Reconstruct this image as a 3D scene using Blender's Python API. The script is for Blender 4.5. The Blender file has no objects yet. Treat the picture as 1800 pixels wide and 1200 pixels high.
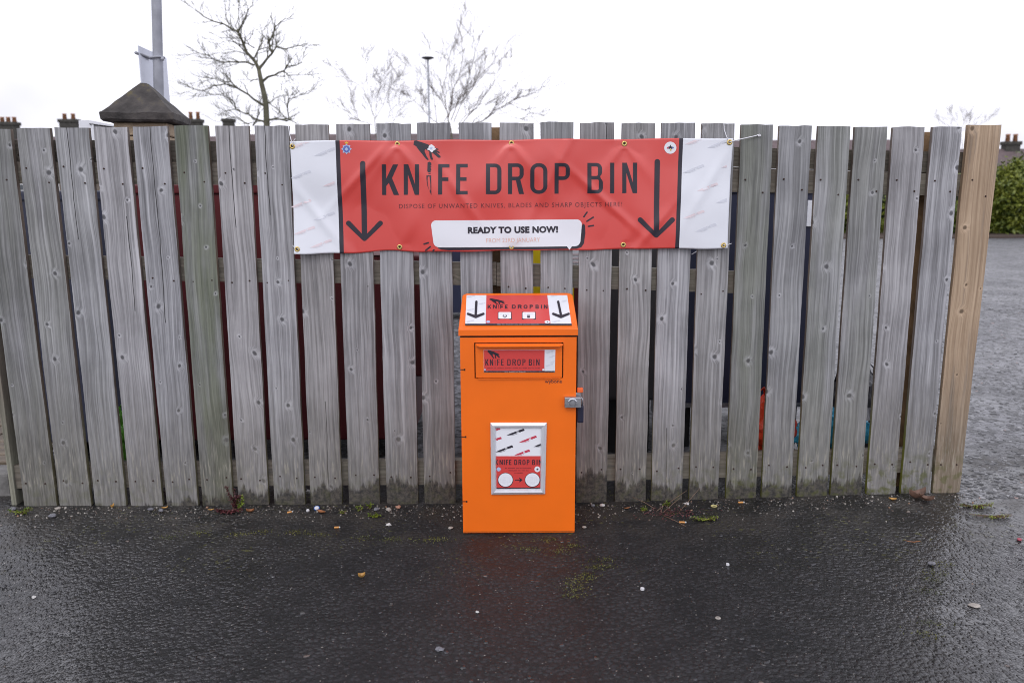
import bpy, bmesh, math, random
import numpy as np
from mathutils import Vector, Matrix, noise

random.seed(7)
rng = np.random.default_rng(7)
scene = bpy.context.scene
COL = scene.collection

# ------------------------------------------------------------------ camera
F = 1400.0                       # focal length in pixels of the 1800x1200 photograph (28 mm on a 36 mm sensor)
PITCH = math.radians(10.65)
ROLL = -0.0047
CAM_H = 1.368
cam_pos = Vector((0, 0, CAM_H))
fwd = Vector((0, math.cos(PITCH), -math.sin(PITCH)))
up0 = Vector((0, math.sin(PITCH), math.cos(PITCH)))
rt0 = Vector((1, 0, 0))
right = rt0 * math.cos(ROLL) + up0 * math.sin(ROLL)
up = up0 * math.cos(ROLL) - rt0 * math.sin(ROLL)
cam_data = bpy.data.cameras.new('camera')
cam_data.sensor_width = 36.0
cam_data.lens = 28.0
cam_data.clip_start = 0.05
cam_data.clip_end = 2000
cam_data.dof.use_dof = True
cam_data.dof.focus_distance = 3.25
cam_data.dof.aperture_fstop = 3.2
cam = bpy.data.objects.new('camera', cam_data)
M = Matrix((right, up, -fwd)).transposed().to_4x4()
M.translation = cam_pos
cam.matrix_world = M
COL.objects.link(cam)
scene.camera = cam

# ------------------------------------------------------------------ sky and sun (overcast)
SUN_EL, SUN_AZ = math.radians(48), math.radians(200)     # behind the camera, a little to the left
world = bpy.data.worlds.new('World')
scene.world = world
world.use_nodes = True
wn, wl = world.node_tree.nodes, world.node_tree.links
wn.clear()
wo = wn.new('ShaderNodeOutputWorld')
bg = wn.new('ShaderNodeBackground')
bg.inputs['Strength'].default_value = 0.15
sky = wn.new('ShaderNodeTexSky')
sky.sky_type = 'NISHITA'
sky.sun_disc = False
sky.sun_elevation = SUN_EL
sky.sun_rotation = SUN_AZ
sky.dust_density = 4.0
sky.air_density = 1.0
hs = wn.new('ShaderNodeHueSaturation')
hs.inputs['Saturation'].default_value = 0.12
mixw = wn.new('ShaderNodeMix')
mixw.data_type = 'RGBA'
mixw.inputs['Factor'].default_value = 0.8             # an even cloud deck over most of the sky's own gradient
cn = wn.new('ShaderNodeTexNoise')
cn.inputs['Scale'].default_value = 1.6
cn.inputs['Detail'].default_value = 5
cr = wn.new('ShaderNodeValToRGB')
cr.color_ramp.elements[0].color = (5.0, 5.0, 5.6, 1)
cr.color_ramp.elements[1].color = (13.6, 13.55, 15.0, 1)
cr.color_ramp.elements[0].position = 0.36
cr.color_ramp.elements[1].position = 0.7
wl.new(sky.outputs[0], hs.inputs['Color'])
wl.new(hs.outputs[0], mixw.inputs['A'])
wl.new(cn.outputs['Fac'], cr.inputs['Fac'])
wl.new(cr.outputs[0], mixw.inputs['B'])
wl.new(mixw.outputs['Result'], bg.inputs['Color'])
wl.new(bg.outputs[0], wo.inputs['Surface'])

sun_d = bpy.data.lights.new('sun', 'SUN')
sun_d.energy = 0.5
sun_d.angle = math.radians(25)
sun_d.color = (1.0, 0.97, 0.93)
sun = bpy.data.objects.new('sun', sun_d)
sdir = Vector((math.cos(SUN_EL) * math.sin(SUN_AZ), math.cos(SUN_EL) * math.cos(SUN_AZ), math.sin(SUN_EL)))
sun.rotation_euler = sdir.to_track_quat('Z', 'Y').to_euler()
COL.objects.link(sun)

scene.view_settings.view_transform = 'Standard'
scene.view_settings.look = 'None'
scene.view_settings.exposure = 0.13
scene.view_settings.gamma = 1.0
scene.view_settings.use_curve_mapping = False
scene.cycles.use_denoising = True
scene.cycles.filter_width = 1.0
scene.cycles.max_bounces = 6
scene.cycles.diffuse_bounces = 3

# ------------------------------------------------------------------ measuring helpers
def ray(px, py):
    return fwd + right * ((px - 900) / F) + up * ((600 - py) / F)

def P(px, py, Y):
    d = ray(px, py)
    return cam_pos + d * (Y / d.y)

def on_plane(px, py, p0, n):
    d = ray(px, py)
    return cam_pos + d * ((p0 - cam_pos).dot(n) / d.dot(n))

def smooth(t):
    t = max(0.0, min(1.0, t))
    return t * t * (3 - 2 * t)

def g(x, y):
    """height of the ground: it climbs a few centimetres towards the car park on the right"""
    z = 0.042 * smooth((x + 0.1) / 2.3)
    f = smooth((3.2 - y) / 0.9)                 # crown added in front of the fence so both sides reflect the sky
    for t, k in ((-x - 0.5, 0.105), (x - 0.75, 0.075)):
        if t > 0:
            z -= k * (t * t if t < 1 else 1 + 2 * (min(t, 3) - 1)) * f
    return z

def G(px, py):
    z = 0.0
    for _ in range(6):
        d = ray(px, py)
        p = cam_pos + d * ((z - CAM_H) / d.z)
        z = g(p.x, p.y)
    return p

# ------------------------------------------------------------------ object helpers
def link(name, mesh, parent=None):
    o = bpy.data.objects.new(name, mesh)
    COL.objects.link(o)
    if parent is not None:
        o.parent = parent
    return o

def empty(name, loc=(0, 0, 0), parent=None):
    o = bpy.data.objects.new(name, None)
    o.location = loc
    o.empty_display_size = 0.1
    COL.objects.link(o)
    if parent is not None:
        o.parent = parent
    return o

def tag(o, label=None, cat=None, group=None, kind=None):
    if label: o['label'] = label
    if cat: o['category'] = cat
    if group: o['group'] = group
    if kind: o['kind'] = kind
    return o

def mesh_obj(name, verts, faces, mats, parent=None, smooth_shade=False, midx=None):
    """vertices in world space; a parented mesh is brought into its parent's space"""
    off = Vector((0, 0, 0))
    p = parent
    while p is not None:
        off += Vector(p.location)
        p = p.parent
    me = bpy.data.meshes.new(name)
    me.from_pydata([tuple(Vector(v) - off) for v in verts], [], faces)
    for m in (mats if isinstance(mats, (list, tuple)) else [mats]):
        me.materials.append(m)
    if midx is not None:
        me.polygons.foreach_set('material_index', midx)
    if smooth_shade:
        me.polygons.foreach_set('use_smooth', [True] * len(me.polygons))
    me.update()
    return link(name, me, parent)

def bm_obj(name, bm, mats, parent=None, smooth_shade=False):
    off = Vector((0, 0, 0))
    p = parent
    while p is not None:
        off += Vector(p.location)
        p = p.parent
    bmesh.ops.translate(bm, verts=bm.verts, vec=-off)
    me = bpy.data.meshes.new(name)
    bm.to_mesh(me)
    bm.free()
    for m in (mats if isinstance(mats, (list, tuple)) else [mats]):
        me.materials.append(m)
    if smooth_shade:
        me.polygons.foreach_set('use_smooth', [True] * len(me.polygons))
    return link(name, me, parent)

def add_box(bm, x0, x1, y0, y1, z0, z1, bevel=0.0, seg=2):
    r = bmesh.ops.create_cube(bm, size=1)
    vs = r['verts']
    for v in vs:
        v.co = Vector((x0 if v.co.x < 0 else x1, y0 if v.co.y < 0 else y1, z0 if v.co.z < 0 else z1))
    if bevel:
        es = list({e for v in vs for e in v.link_edges})
        bmesh.ops.bevel(bm, geom=es, offset=bevel, segments=seg, affect='EDGES', profile=0.6)
    return vs

def box_obj(name, b, mat, parent=None, bevel=0.0, seg=2):
    bm = bmesh.new()
    add_box(bm, *b, bevel=bevel, seg=seg)
    return bm_obj(name, bm, mat, parent)

def add_tube(bm, pts, radii, sides=8, cap=True):
    pts = [Vector(p) for p in pts]
    rings = []
    prev = None
    for i, p in enumerate(pts):
        a = pts[max(i - 1, 0)]
        b = pts[min(i + 1, len(pts) - 1)]
        t = (b - a)
        t = t.normalized() if t.length > 1e-9 else Vector((0, 0, 1))
        ref = prev if prev is not None else (Vector((1, 0, 0)) if abs(t.x) < 0.8 else Vector((0, 1, 0)))
        u = (ref - t * ref.dot(t)).normalized()
        prev = u
        w = t.cross(u)
        r = radii[i] if hasattr(radii, '__len__') else radii
        rings.append([bm.verts.new(p + (u * math.cos(k * 2 * math.pi / sides) + w * math.sin(k * 2 * math.pi / sides)) * r)
                      for k in range(sides)])
    for a, b in zip(rings, rings[1:]):
        for k in range(sides):
            bm.faces.new((a[k], a[(k + 1) % sides], b[(k + 1) % sides], b[k]))
    if cap:
        bm.faces.new(rings[0][::-1])
        bm.faces.new(rings[-1])

def tube_obj(name, pts, radii, mat, parent=None, sides=8):
    bm = bmesh.new()
    add_tube(bm, pts, radii, sides)
    return bm_obj(name, bm, mat, parent, True)

# ------------------------------------------------------------------ material helpers
def mat(name, color, rough=0.6, metal=0.0, spec=0.5, coat=0.0, var=0.0, vscale=8.0, bump=0.0, bscale=60.0):
    m = bpy.data.materials.new(name)
    m.use_nodes = True
    nt = m.node_tree
    b = nt.nodes['Principled BSDF']
    b.inputs['Base Color'].default_value = (*color, 1)
    b.inputs['Roughness'].default_value = rough
    b.inputs['Metallic'].default_value = metal
    b.inputs['Specular IOR Level'].default_value = spec
    b.inputs['Coat Weight'].default_value = coat
    if var or bump:
        tc = nt.nodes.new('ShaderNodeTexCoord')
        n = nt.nodes.new('ShaderNodeTexNoise')
        n.inputs['Scale'].default_value = vscale
        n.inputs['Detail'].default_value = 6
        nt.links.new(tc.outputs['Object'], n.inputs['Vector'])
        if var:
            r = nt.nodes.new('ShaderNodeValToRGB')
            r.color_ramp.elements[0].position = 0.3
            r.color_ramp.elements[1].position = 0.72
            r.color_ramp.elements[0].color = (*[c * (1 - var) for c in color], 1)
            r.color_ramp.elements[1].color = (*[min(1, c * (1 + var)) for c in color], 1)
            nt.links.new(n.outputs['Fac'], r.inputs['Fac'])
            nt.links.new(r.outputs[0], b.inputs['Base Color'])
        if bump:
            n2 = nt.nodes.new('ShaderNodeTexNoise')
            n2.inputs['Scale'].default_value = bscale
            n2.inputs['Detail'].default_value = 5
            nt.links.new(tc.outputs['Object'], n2.inputs['Vector'])
            bp = nt.nodes.new('ShaderNodeBump')
            bp.inputs['Strength'].default_value = bump
            bp.inputs['Distance'].default_value = 0.01
            nt.links.new(n2.outputs['Fac'], bp.inputs['Height'])
            nt.links.new(bp.outputs[0], b.inputs['Normal'])
    return m

class NB:
    """small node-building helper"""
    def __init__(s, m):
        s.nt = m.node_tree
        s.bsdf = s.nt.nodes['Principled BSDF']
    def n(s, t, **kw):
        x = s.nt.nodes.new(t)
        for k, v in kw.items():
            setattr(x, k, v)
        return x
    def l(s, a, b):
        s.nt.links.new(a, b)
    def val(s, sock, v):
        if hasattr(v, 'is_linked'):
            s.l(v, sock)
        else:
            sock.default_value = v
    def math(s, op, a, b=0.0, c=0.0, clamp=False):
        x = s.n('ShaderNodeMath', operation=op)
        x.use_clamp = clamp
        s.val(x.inputs[0], a); s.val(x.inputs[1], b); s.val(x.inputs[2], c)
        return x.outputs[0]
    def mix(s, f, a, b, blend='MIX'):
        x = s.n('ShaderNodeMix', data_type='RGBA', blend_type=blend)
        s.val(x.inputs['Factor'], f); s.val(x.inputs['A'], a); s.val(x.inputs['B'], b)
        return x.outputs['Result']
    def noise(s, vec, scale, detail=4, rough=0.55, dim='3D'):
        x = s.n('ShaderNodeTexNoise', noise_dimensions=dim)
        s.l(vec, x.inputs['Vector'])
        x.inputs['Scale'].default_value = scale
        x.inputs['Detail'].default_value = detail
        x.inputs['Roughness'].default_value = rough
        return x.outputs['Fac']
    def ramp(s, f, stops):
        x = s.n('ShaderNodeMapRange')
        x.interpolation_type = 'SMOOTHSTEP'
        s.val(x.inputs['Value'], f)
        x.inputs['From Min'].default_value, x.inputs['From Max'].default_value = stops[0], stops[1]
        x.inputs['To Min'].default_value, x.inputs['To Max'].default_value = stops[2], stops[3]
        return x.outputs['Result']
    def attr(s, name):
        x = s.n('ShaderNodeAttribute', attribute_type='OBJECT')
        x.attribute_name = name
        return x.outputs['Fac']
    def vec(s, x, y, z):
        c = s.n('ShaderNodeCombineXYZ')
        s.val(c.inputs[0], x); s.val(c.inputs[1], y); s.val(c.inputs[2], z)
        return c.outputs[0]

# weathered fence timber: grain, knots with pale halos, splits, algae, splashed soil at the foot
def wood_material(name, c_dark, c_light, dirt=True, greenable=True):
    m = bpy.data.materials.new(name)
    m.use_nodes = True
    b = NB(m)
    tc = b.n('ShaderNodeTexCoord')
    sep = b.n('ShaderNodeSeparateXYZ')
    b.l(tc.outputs['Object'], sep.inputs[0])
    x, y, z = sep.outputs
    seed = b.attr('seed')
    xs = b.math('ADD', x, b.math('MULTIPLY', seed, 3.1))
    zs = b.math('ADD', z, b.math('MULTIPLY', seed, 7.7))
    flat = b.vec(xs, b.math('MULTIPLY', y, 0.3), zs)
    # knots
    vor = b.n('ShaderNodeTexVoronoi', voronoi_dimensions='2D', feature='F1')
    wob = b.noise(flat, 30, 2)
    kx = b.math('ADD', xs, b.math('MULTIPLY', b.math('SUBTRACT', wob, 0.5), 0.012))
    kv = b.vec(b.math('ADD', kx, b.math('MULTIPLY', zs, b.math('SUBTRACT', b.attr('warm'), 0.12))), b.math('MULTIPLY', zs, 0.86), 0)
    b.l(kv, vor.inputs['Vector'])
    vor.inputs['Scale'].default_value = 6.2
    sepc = b.n('ShaderNodeSeparateColor')
    b.l(vor.outputs['Color'], sepc.inputs[0])
    present = b.ramp(sepc.outputs[0], (0.22, 0.26, 0, 1))
    ksize = b.ramp(sepc.outputs[1], (0, 1, 0.35, 1.2))
    d = b.math('DIVIDE', vor.outputs['Distance'], ksize)
    core = b.math('MULTIPLY', b.ramp(d, (0.035, 0.062, 1, 0)), present)
    ring = b.math('MULTIPLY', b.ramp(d, (0.018, 0.045, 0, 1)), core)
    halo = b.math('MULTIPLY', b.ramp(d, (0.05, 0.17, 1, 0)), present)
    # grain, bent round the knots
    gx = b.math('ADD', xs, b.math('MULTIPLY', halo, 0.012))
    gx = b.math('ADD', gx, b.math('MULTIPLY', b.math('SUBTRACT', b.noise(b.vec(b.math('MULTIPLY', xs, 3), 0, b.math('MULTIPLY', zs, 1.6)), 1.0, 2), 0.5), 0.05))
    fine = b.noise(b.vec(b.math('MULTIPLY', gx, 210), b.math('MULTIPLY', y, 60), b.math('MULTIPLY', zs, 3.2)), 1.0, 4, 0.65)
    wide = b.noise(b.vec(b.math('MULTIPLY', gx, 46), b.math('MULTIPLY', y, 30), b.math('MULTIPLY', zs, 0.7)), 1.0, 3, 0.6)
    rings = b.math('SINE', b.math('MULTIPLY', gx, 330))
    blot = b.noise(flat, 3.2, 5)
    t = b.math('ADD', b.math('MULTIPLY', fine, 0.68), b.math('MULTIPLY', wide, 0.55))
    t = b.math('ADD', t, b.math('MULTIPLY', rings, 0.035))
    t = b.math('ADD', t, b.math('MULTIPLY', b.math('SUBTRACT', blot, 0.5), 0.5))
    tone = b.ramp(t, (0.36, 0.94, 0, 1))
    col = b.mix(tone, (*c_dark, 1), (*c_light, 1))
    streak = b.ramp(wide, (0.62, 0.72, 0, 0.45))
    col = b.mix(streak, col, (*[min(1, c * 1.35) for c in c_light], 1))
    if greenable:
        gr = b.math('MULTIPLY', b.attr('green'), b.ramp(b.noise(b.vec(b.math('MULTIPLY', xs, 12), 0, b.math('MULTIPLY', zs, 1.5)), 1.0, 4), (0.3, 0.62, 0.25, 1)))
        col = b.mix(gr, col, b.mix(tone, (0.088, 0.100, 0.070, 1), (0.245, 0.265, 0.205, 1)))
        col = b.mix(b.attr('warm'), col, b.mix(tone, (0.165, 0.150, 0.145, 1), (0.385, 0.355, 0.350, 1)))
        shade = b.attr('shade')
        col = b.mix(1.0, col, b.vec(shade, shade, shade), 'MULTIPLY')
    halo = b.math('MULTIPLY', halo, b.ramp(b.noise(flat, 38, 3), (0.35, 0.65, 0.2, 1.2)))
    stain = b.math('MULTIPLY', b.ramp(b.noise(b.vec(b.math('MULTIPLY', gx, 34), 0, b.math('MULTIPLY', zs, 1.3)), 1.0, 5, 0.65), (0.52, 0.70, 0, 1)), 0.48)
    col = b.mix(stain, col, (0.085, 0.084, 0.088, 1))
    col = b.mix(b.math('MULTIPLY', halo, 0.26), col, (*[min(1, c * 1.6) for c in c_light], 1))
    col = b.mix(b.math('MULTIPLY', core, 0.75), col, (*[c * 0.55 for c in c_dark], 1))
    col = b.mix(b.math('MULTIPLY', b.math('SUBTRACT', core, ring), 0.5), col, (*[c * 0.25 for c in c_dark], 1))
    # one long split per board where the photograph has one
    cx = b.math('ADD', b.attr('crack'), b.math('MULTIPLY', b.math('SUBTRACT', b.noise(b.vec(0, 0, zs), 2.4, 3), 0.5), 0.035))
    cd = b.math('ABSOLUTE', b.math('SUBTRACT', x, cx))
    zlo, zhi = b.attr('crack_lo'), b.attr('crack_hi')
    inz = b.math('MULTIPLY', b.math('GREATER_THAN', z, zlo), b.math('LESS_THAN', z, zhi))
    crack = b.math('MULTIPLY', b.ramp(cd, (0.0008, 0.0022, 1, 0)), inz)
    col = b.mix(b.math('MULTIPLY', crack, 0.9), col, (0.012, 0.011, 0.011, 1))
    geo = b.n('ShaderNodeNewGeometry')
    sn = b.n('ShaderNodeSeparateXYZ'); b.l(geo.outputs['True Normal'], sn.inputs[0])
    sawn = b.ramp(b.math('ABSOLUTE', sn.outputs[0]), (0.6, 0.8, 0, 1)) if greenable and dirt else 0.0
    col = b.mix(b.math('MULTIPLY', sawn, 0.8), col, b.mix(tone, (0.075, 0.052, 0.036, 1), (0.20, 0.145, 0.105, 1)))
    if dirt:
        edge = b.noise(b.vec(b.math('MULTIPLY', xs, 15), 0, b.math('MULTIPLY', zs, 2)), 1.0, 6, 0.75)
        dz = b.math('ADD', z, b.math('MULTIPLY', b.math('SUBTRACT', edge, 0.5), -0.30))
        soil = b.math('MULTIPLY', b.ramp(b.math('SUBTRACT', dz, b.attr('dirt')), (-0.02, 0.012, 1, 0)), 0.88)
        damp = b.math('MULTIPLY', b.ramp(dz, (0.05, 0.78, 1, 0)), 0.62)
        wetb = b.noise(b.vec(b.math('MULTIPLY', xs, 120), 0, b.math('MULTIPLY', zs, 11)), 1.0, 4)
        col = b.mix(damp, col, b.mix(b.ramp(wetb, (0.35, 0.65, 0, 1)), (0.085, 0.078, 0.064, 1), (0.20, 0.188, 0.160, 1)))
        scuff = b.math('MULTIPLY', b.ramp(wetb, (0.57, 0.63, 0, 1)), b.math('MULTIPLY', b.ramp(z, (0.06, 0.12, 0, 1)), b.ramp(z, (0.2, 0.34, 1, 0))))
        col = b.mix(b.math('MULTIPLY', scuff, 0.42), col, (0.36, 0.335, 0.28, 1))
        mossn = b.noise(flat, 26, 4)
        moss = b.math('MULTIPLY', b.math('MULTIPLY', b.ramp(mossn, (0.45, 0.65, 0, 1)), b.ramp(z, (0.02, 0.30, 1, 0))), b.attr('moss'))
        mott = b.ramp(b.noise(flat, 55, 5, 0.7), (0.36, 0.66, 0, 1))
        col = b.mix(soil, col, b.mix(mott, (0.014, 0.013, 0.013, 1), (0.085, 0.075, 0.060, 1)))
        moss = b.math('MAXIMUM', moss, b.math('MULTIPLY', b.math('MULTIPLY', sawn, b.attr('moss')), b.ramp(z, (0.15, 0.6, 1.0, 0))))
        col = b.mix(moss, col, b.mix(sawn, (0.085, 0.092, 0.022, 1), (0.155, 0.160, 0.018, 1)))
    b.l(col, b.bsdf.inputs['Base Color'])
    b.bsdf.inputs['Roughness'].default_value = 0.72
    b.bsdf.inputs['Specular IOR Level'].default_value = 0.35
    hgt = b.math('ADD', b.math('MULTIPLY', fine, 0.6), b.math('MULTIPLY', rings, 0.12))
    hgt = b.math('SUBTRACT', hgt, b.math('MULTIPLY', b.math('ADD', crack, core), 0.8))
    bp = b.n('ShaderNodeBump')
    bp.inputs['Strength'].default_value = 0.55
    bp.inputs['Distance'].default_value = 0.0025
    b.l(hgt, bp.inputs['Height'])
    b.l(bp.outputs[0], b.bsdf.inputs['Normal'])
    return m

M_WOOD = wood_material('weathered_timber', (0.140, 0.140, 0.151), (0.450, 0.452, 0.480))
M_NEW = wood_material('new_timber', (0.24, 0.165, 0.105), (0.50, 0.375, 0.265), greenable=False)
M_RAIL = wood_material('rail_timber', (0.10, 0.082, 0.068), (0.22, 0.185, 0.155), dirt=False)
M_POST = mat('post_timber', (0.20, 0.12, 0.06), 0.75, var=0.3, vscale=14, bump=0.3)

# ------------------------------------------------------------------ ground
def asphalt_material():
    m = bpy.data.materials.new('wet_asphalt')
    m.use_nodes = True
    b = NB(m)
    tc = b.n('ShaderNodeTexCoord')
    pos = tc.outputs['Object']
    sep = b.n('ShaderNodeSeparateXYZ')
    b.l(pos, sep.inputs[0])
    x, y = sep.outputs[0], sep.outputs[1]
    warp = b.n('ShaderNodeVectorMath', operation='ADD')
    nz = b.n('ShaderNodeTexNoise')
    nz.inputs['Scale'].default_value = 40
    nz.inputs['Detail'].default_value = 3
    b.l(pos, nz.inputs['Vector'])
    sc = b.n('ShaderNodeVectorMath', operation='SCALE')
    b.l(nz.outputs['Color'], sc.inputs[0])
    sc.inputs['Scale'].default_value = 0.010
    b.l(pos, warp.inputs[0]); b.l(sc.outputs[0], warp.inputs[1])
    def vor(scale, feature='F1', smoothness=None):
        v = b.n('ShaderNodeTexVoronoi', voronoi_dimensions='2D', feature=feature)
        b.l(warp.outputs[0], v.inputs['Vector'])
        v.inputs['Scale'].default_value = scale
        return v
    v1 = vor(58)
    v2 = vor(135)
    s1 = b.n('ShaderNodeSeparateColor'); b.l(v1.outputs['Color'], s1.inputs[0])
    s2 = b.n('ShaderNodeSeparateColor'); b.l(v2.outputs['Color'], s2.inputs[0])
    big = b.noise(pos, 1.1, 4)
    mid = b.noise(pos, 6.0, 5, 0.6)
    # height: rounded stones of three sizes under a thin skin of water
    v3 = vor(27)
    s3 = b.n('ShaderNodeSeparateColor'); b.l(v3.outputs['Color'], s3.inputs[0])
    dome1 = b.math('MULTIPLY', b.ramp(v1.outputs['Distance'], (0.20, 0.58, 1, 0)), b.ramp(s1.outputs[0], (0, 1, 0.15, 1)))
    dome2 = b.math('MULTIPLY', b.ramp(v2.outputs['Distance'], (0.05, 0.60, 1, 0)), b.ramp(s2.outputs[0], (0, 1, 0.1, 1)))
    dome3 = b.math('MULTIPLY', b.ramp(v3.outputs['Distance'], (0.05, 0.60, 1, 0)), b.ramp(s3.outputs[0], (0.2, 1, 0.0, 1)))
    worn = b.ramp(b.math('ADD', b.math('MULTIPLY', mid, 0.6), b.math('MULTIPLY', big, 0.4)), (0.38, 0.60, 0.30, 1.0))
    side = b.ramp(b.math('ABSOLUTE', b.math('ADD', x, -0.15)), (0.2, 1.4, 0.85, 1.15))
    h = b.math('ADD', b.math('MULTIPLY', dome1, 1.0), b.math('MULTIPLY', dome2, 0.30))
    h = b.math('ADD', h, b.math('MULTIPLY', dome3, b.ramp(y, (3.3, 4.3, 0.45, 0.25))))
    h = b.math('MULTIPLY', b.math('MULTIPLY', h, worn), side)
    h = b.math('ADD', h, b.math('MULTIPLY', b.noise(pos, 14, 4), 0.22))
    h = b.math('MULTIPLY', h, b.ramp(y, (3.3, 4.4, 1.0, 0.5)))
    # colour
    base = b.mix(b.ramp(mid, (0.3, 0.7, 0, 1)), (0.0085, 0.0085, 0.0095, 1), (0.019, 0.018, 0.020, 1))
    base = b.mix(b.math('MULTIPLY', b.ramp(s1.outputs[1], (0.45, 1.0, 0, 0.6)), b.ramp(v1.outputs['Distance'], (0.2, 0.5, 1, 0))), base, (0.034, 0.034, 0.040, 1))
    base = b.mix(b.math('MULTIPLY', b.ramp(s2.outputs[2], (0.90, 0.99, 0, 1)), b.ramp(v2.outputs['Distance'], (0.18, 0.42, 0.6, 0))), base, (0.085, 0.075, 0.07, 1))
    pale = b.math('MULTIPLY', b.ramp(s2.outputs[1], (0.990, 0.996, 0, 1)), b.ramp(v2.outputs['Distance'], (0.22, 0.34, 0.8, 0)))
    base = b.mix(pale, base, (0.34, 0.31, 0.28, 1))
    seam = b.ramp(b.noise(b.vec(b.math('MULTIPLY', x, 0.25), b.math('MULTIPLY', y, 1.1), 0), 1.0, 4, 0.6), (0.56, 0.66, 0, 0.55))
    
    crev_shade = b.math('MULTIPLY', b.ramp(v1.outputs['Distance'], (0.40, 0.62, 0, 0.65)), worn)  # cavity shade between the stones, painted into the colour
    base = b.mix(crev_shade, base, (0.004, 0.004, 0.004, 1))
    far = b.ramp(y, (3.4, 4.3, 0, 1))
    grainf = b.ramp(b.math('ADD', b.math('MULTIPLY', s3.outputs[1], 0.6), b.math('MULTIPLY', s1.outputs[2], 0.4)), (0.15, 0.85, 0, 1))
    base = b.mix(far, base, b.mix(grainf, (0.018, 0.018, 0.020, 1), (0.16, 0.16, 0.175, 1)))
    base = b.mix(b.math('MULTIPLY', seam, far), base, (0.022, 0.022, 0.024, 1))
    # soil and moss along the foot of the fence
    foot = b.math('MULTIPLY', b.ramp(y, (2.75, 3.25, 0, 1)), b.ramp(y, (3.7, 4.2, 1, 0)))
    soil = b.math('MULTIPLY', foot, b.ramp(mid, (0.42, 0.62, 0.1, 0.8)))
    base = b.mix(soil, base, (0.027, 0.022, 0.017, 1))
    mz = b.math('MULTIPLY', b.ramp(b.noise(pos, 48, 3), (0.60, 0.68, 0, 1)), b.ramp(b.noise(pos, 2.6, 3), (0.46, 0.60, 0, 1)))
    mz = b.math('MULTIPLY', mz, b.math('MULTIPLY', b.ramp(y, (2.55, 2.95, 0, 1)), b.ramp(y, (3.5, 3.9, 1, 0))))
    base = b.mix(b.math('MULTIPLY', mz, 0.8), base, (0.085, 0.085, 0.022, 1))
    b.l(base, b.bsdf.inputs['Base Color'])
    # wet sheen
    r = b.math('ADD', b.ramp(b.math('ADD', b.math('MULTIPLY', big, 0.5), b.math('MULTIPLY', mid, 0.5)), (0.36, 0.64, 0.22, 0.42)), b.math('MULTIPLY', soil, 0.3))
    r = b.math('ADD', r, b.math('MULTIPLY', foot, 0.12))
    r = b.math('ADD', r, b.math('MULTIPLY', far, 0.36))
    r = b.math('ADD', r, b.ramp(b.math('ABSOLUTE', b.math('ADD', x, -0.02)), (0.3, 1.0, 0.26, 0.0)))
    r = b.math('SUBTRACT', r, b.ramp(b.math('ABSOLUTE', b.math('ADD', x, -0.1)), (0.5, 1.7, 0.0, 0.14)), 0, True)
    b.l(r, b.bsdf.inputs['Roughness'])
    b.l(b.ramp(b.math('ABSOLUTE', b.math('ADD', x, -0.1)), (0.45, 1.7, 0.42, 1.0)), b.bsdf.inputs['Specular IOR Level'])
    bp = b.n('ShaderNodeBump')
    bp.inputs['Strength'].default_value = 1.0
    bp.inputs['Distance'].default_value = 0.0052
    b.l(h, bp.inputs['Height'])
    b.l(bp.outputs[0], b.bsdf.inputs['Normal'])
    return m

M_ASPHALT = asphalt_material()

def axis(lo, hi, step, far):
    a = list(np.arange(lo, hi + 1e-6, step))
    s = step
    while a[-1] < far:
        s *= 1.35
        a.append(a[-1] + s)
    s = step
    while a[0] > -far:
        s *= 1.35
        a.insert(0, a[0] - s)
    return a

xs, ys = axis(-3.2, 4.0, 0.06, 500), axis(0.6, 5.0, 0.06, 500)
gv, gf = [], []
for yy in ys:
    for xx in xs:
        z = g(xx, yy)
        if abs(xx) < 8 and abs(yy) < 10:
            z += 0.004 * noise.noise(Vector((xx * 1.7, yy * 1.7, 0.3))) + 0.0018 * noise.noise(Vector((xx * 6, yy * 6, 4.3)))
        gv.append((xx, yy, z))
nx = len(xs)
for j in range(len(ys) - 1):
    for i in range(nx - 1):
        a = j * nx + i
        gf.append((a, a + 1, a + nx + 1, a + nx))
ground = mesh_obj('ground', gv, gf, M_ASPHALT, smooth_shade=True)
tag(ground, 'wet dark asphalt ground with worn stone chips', kind='structure')

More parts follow.
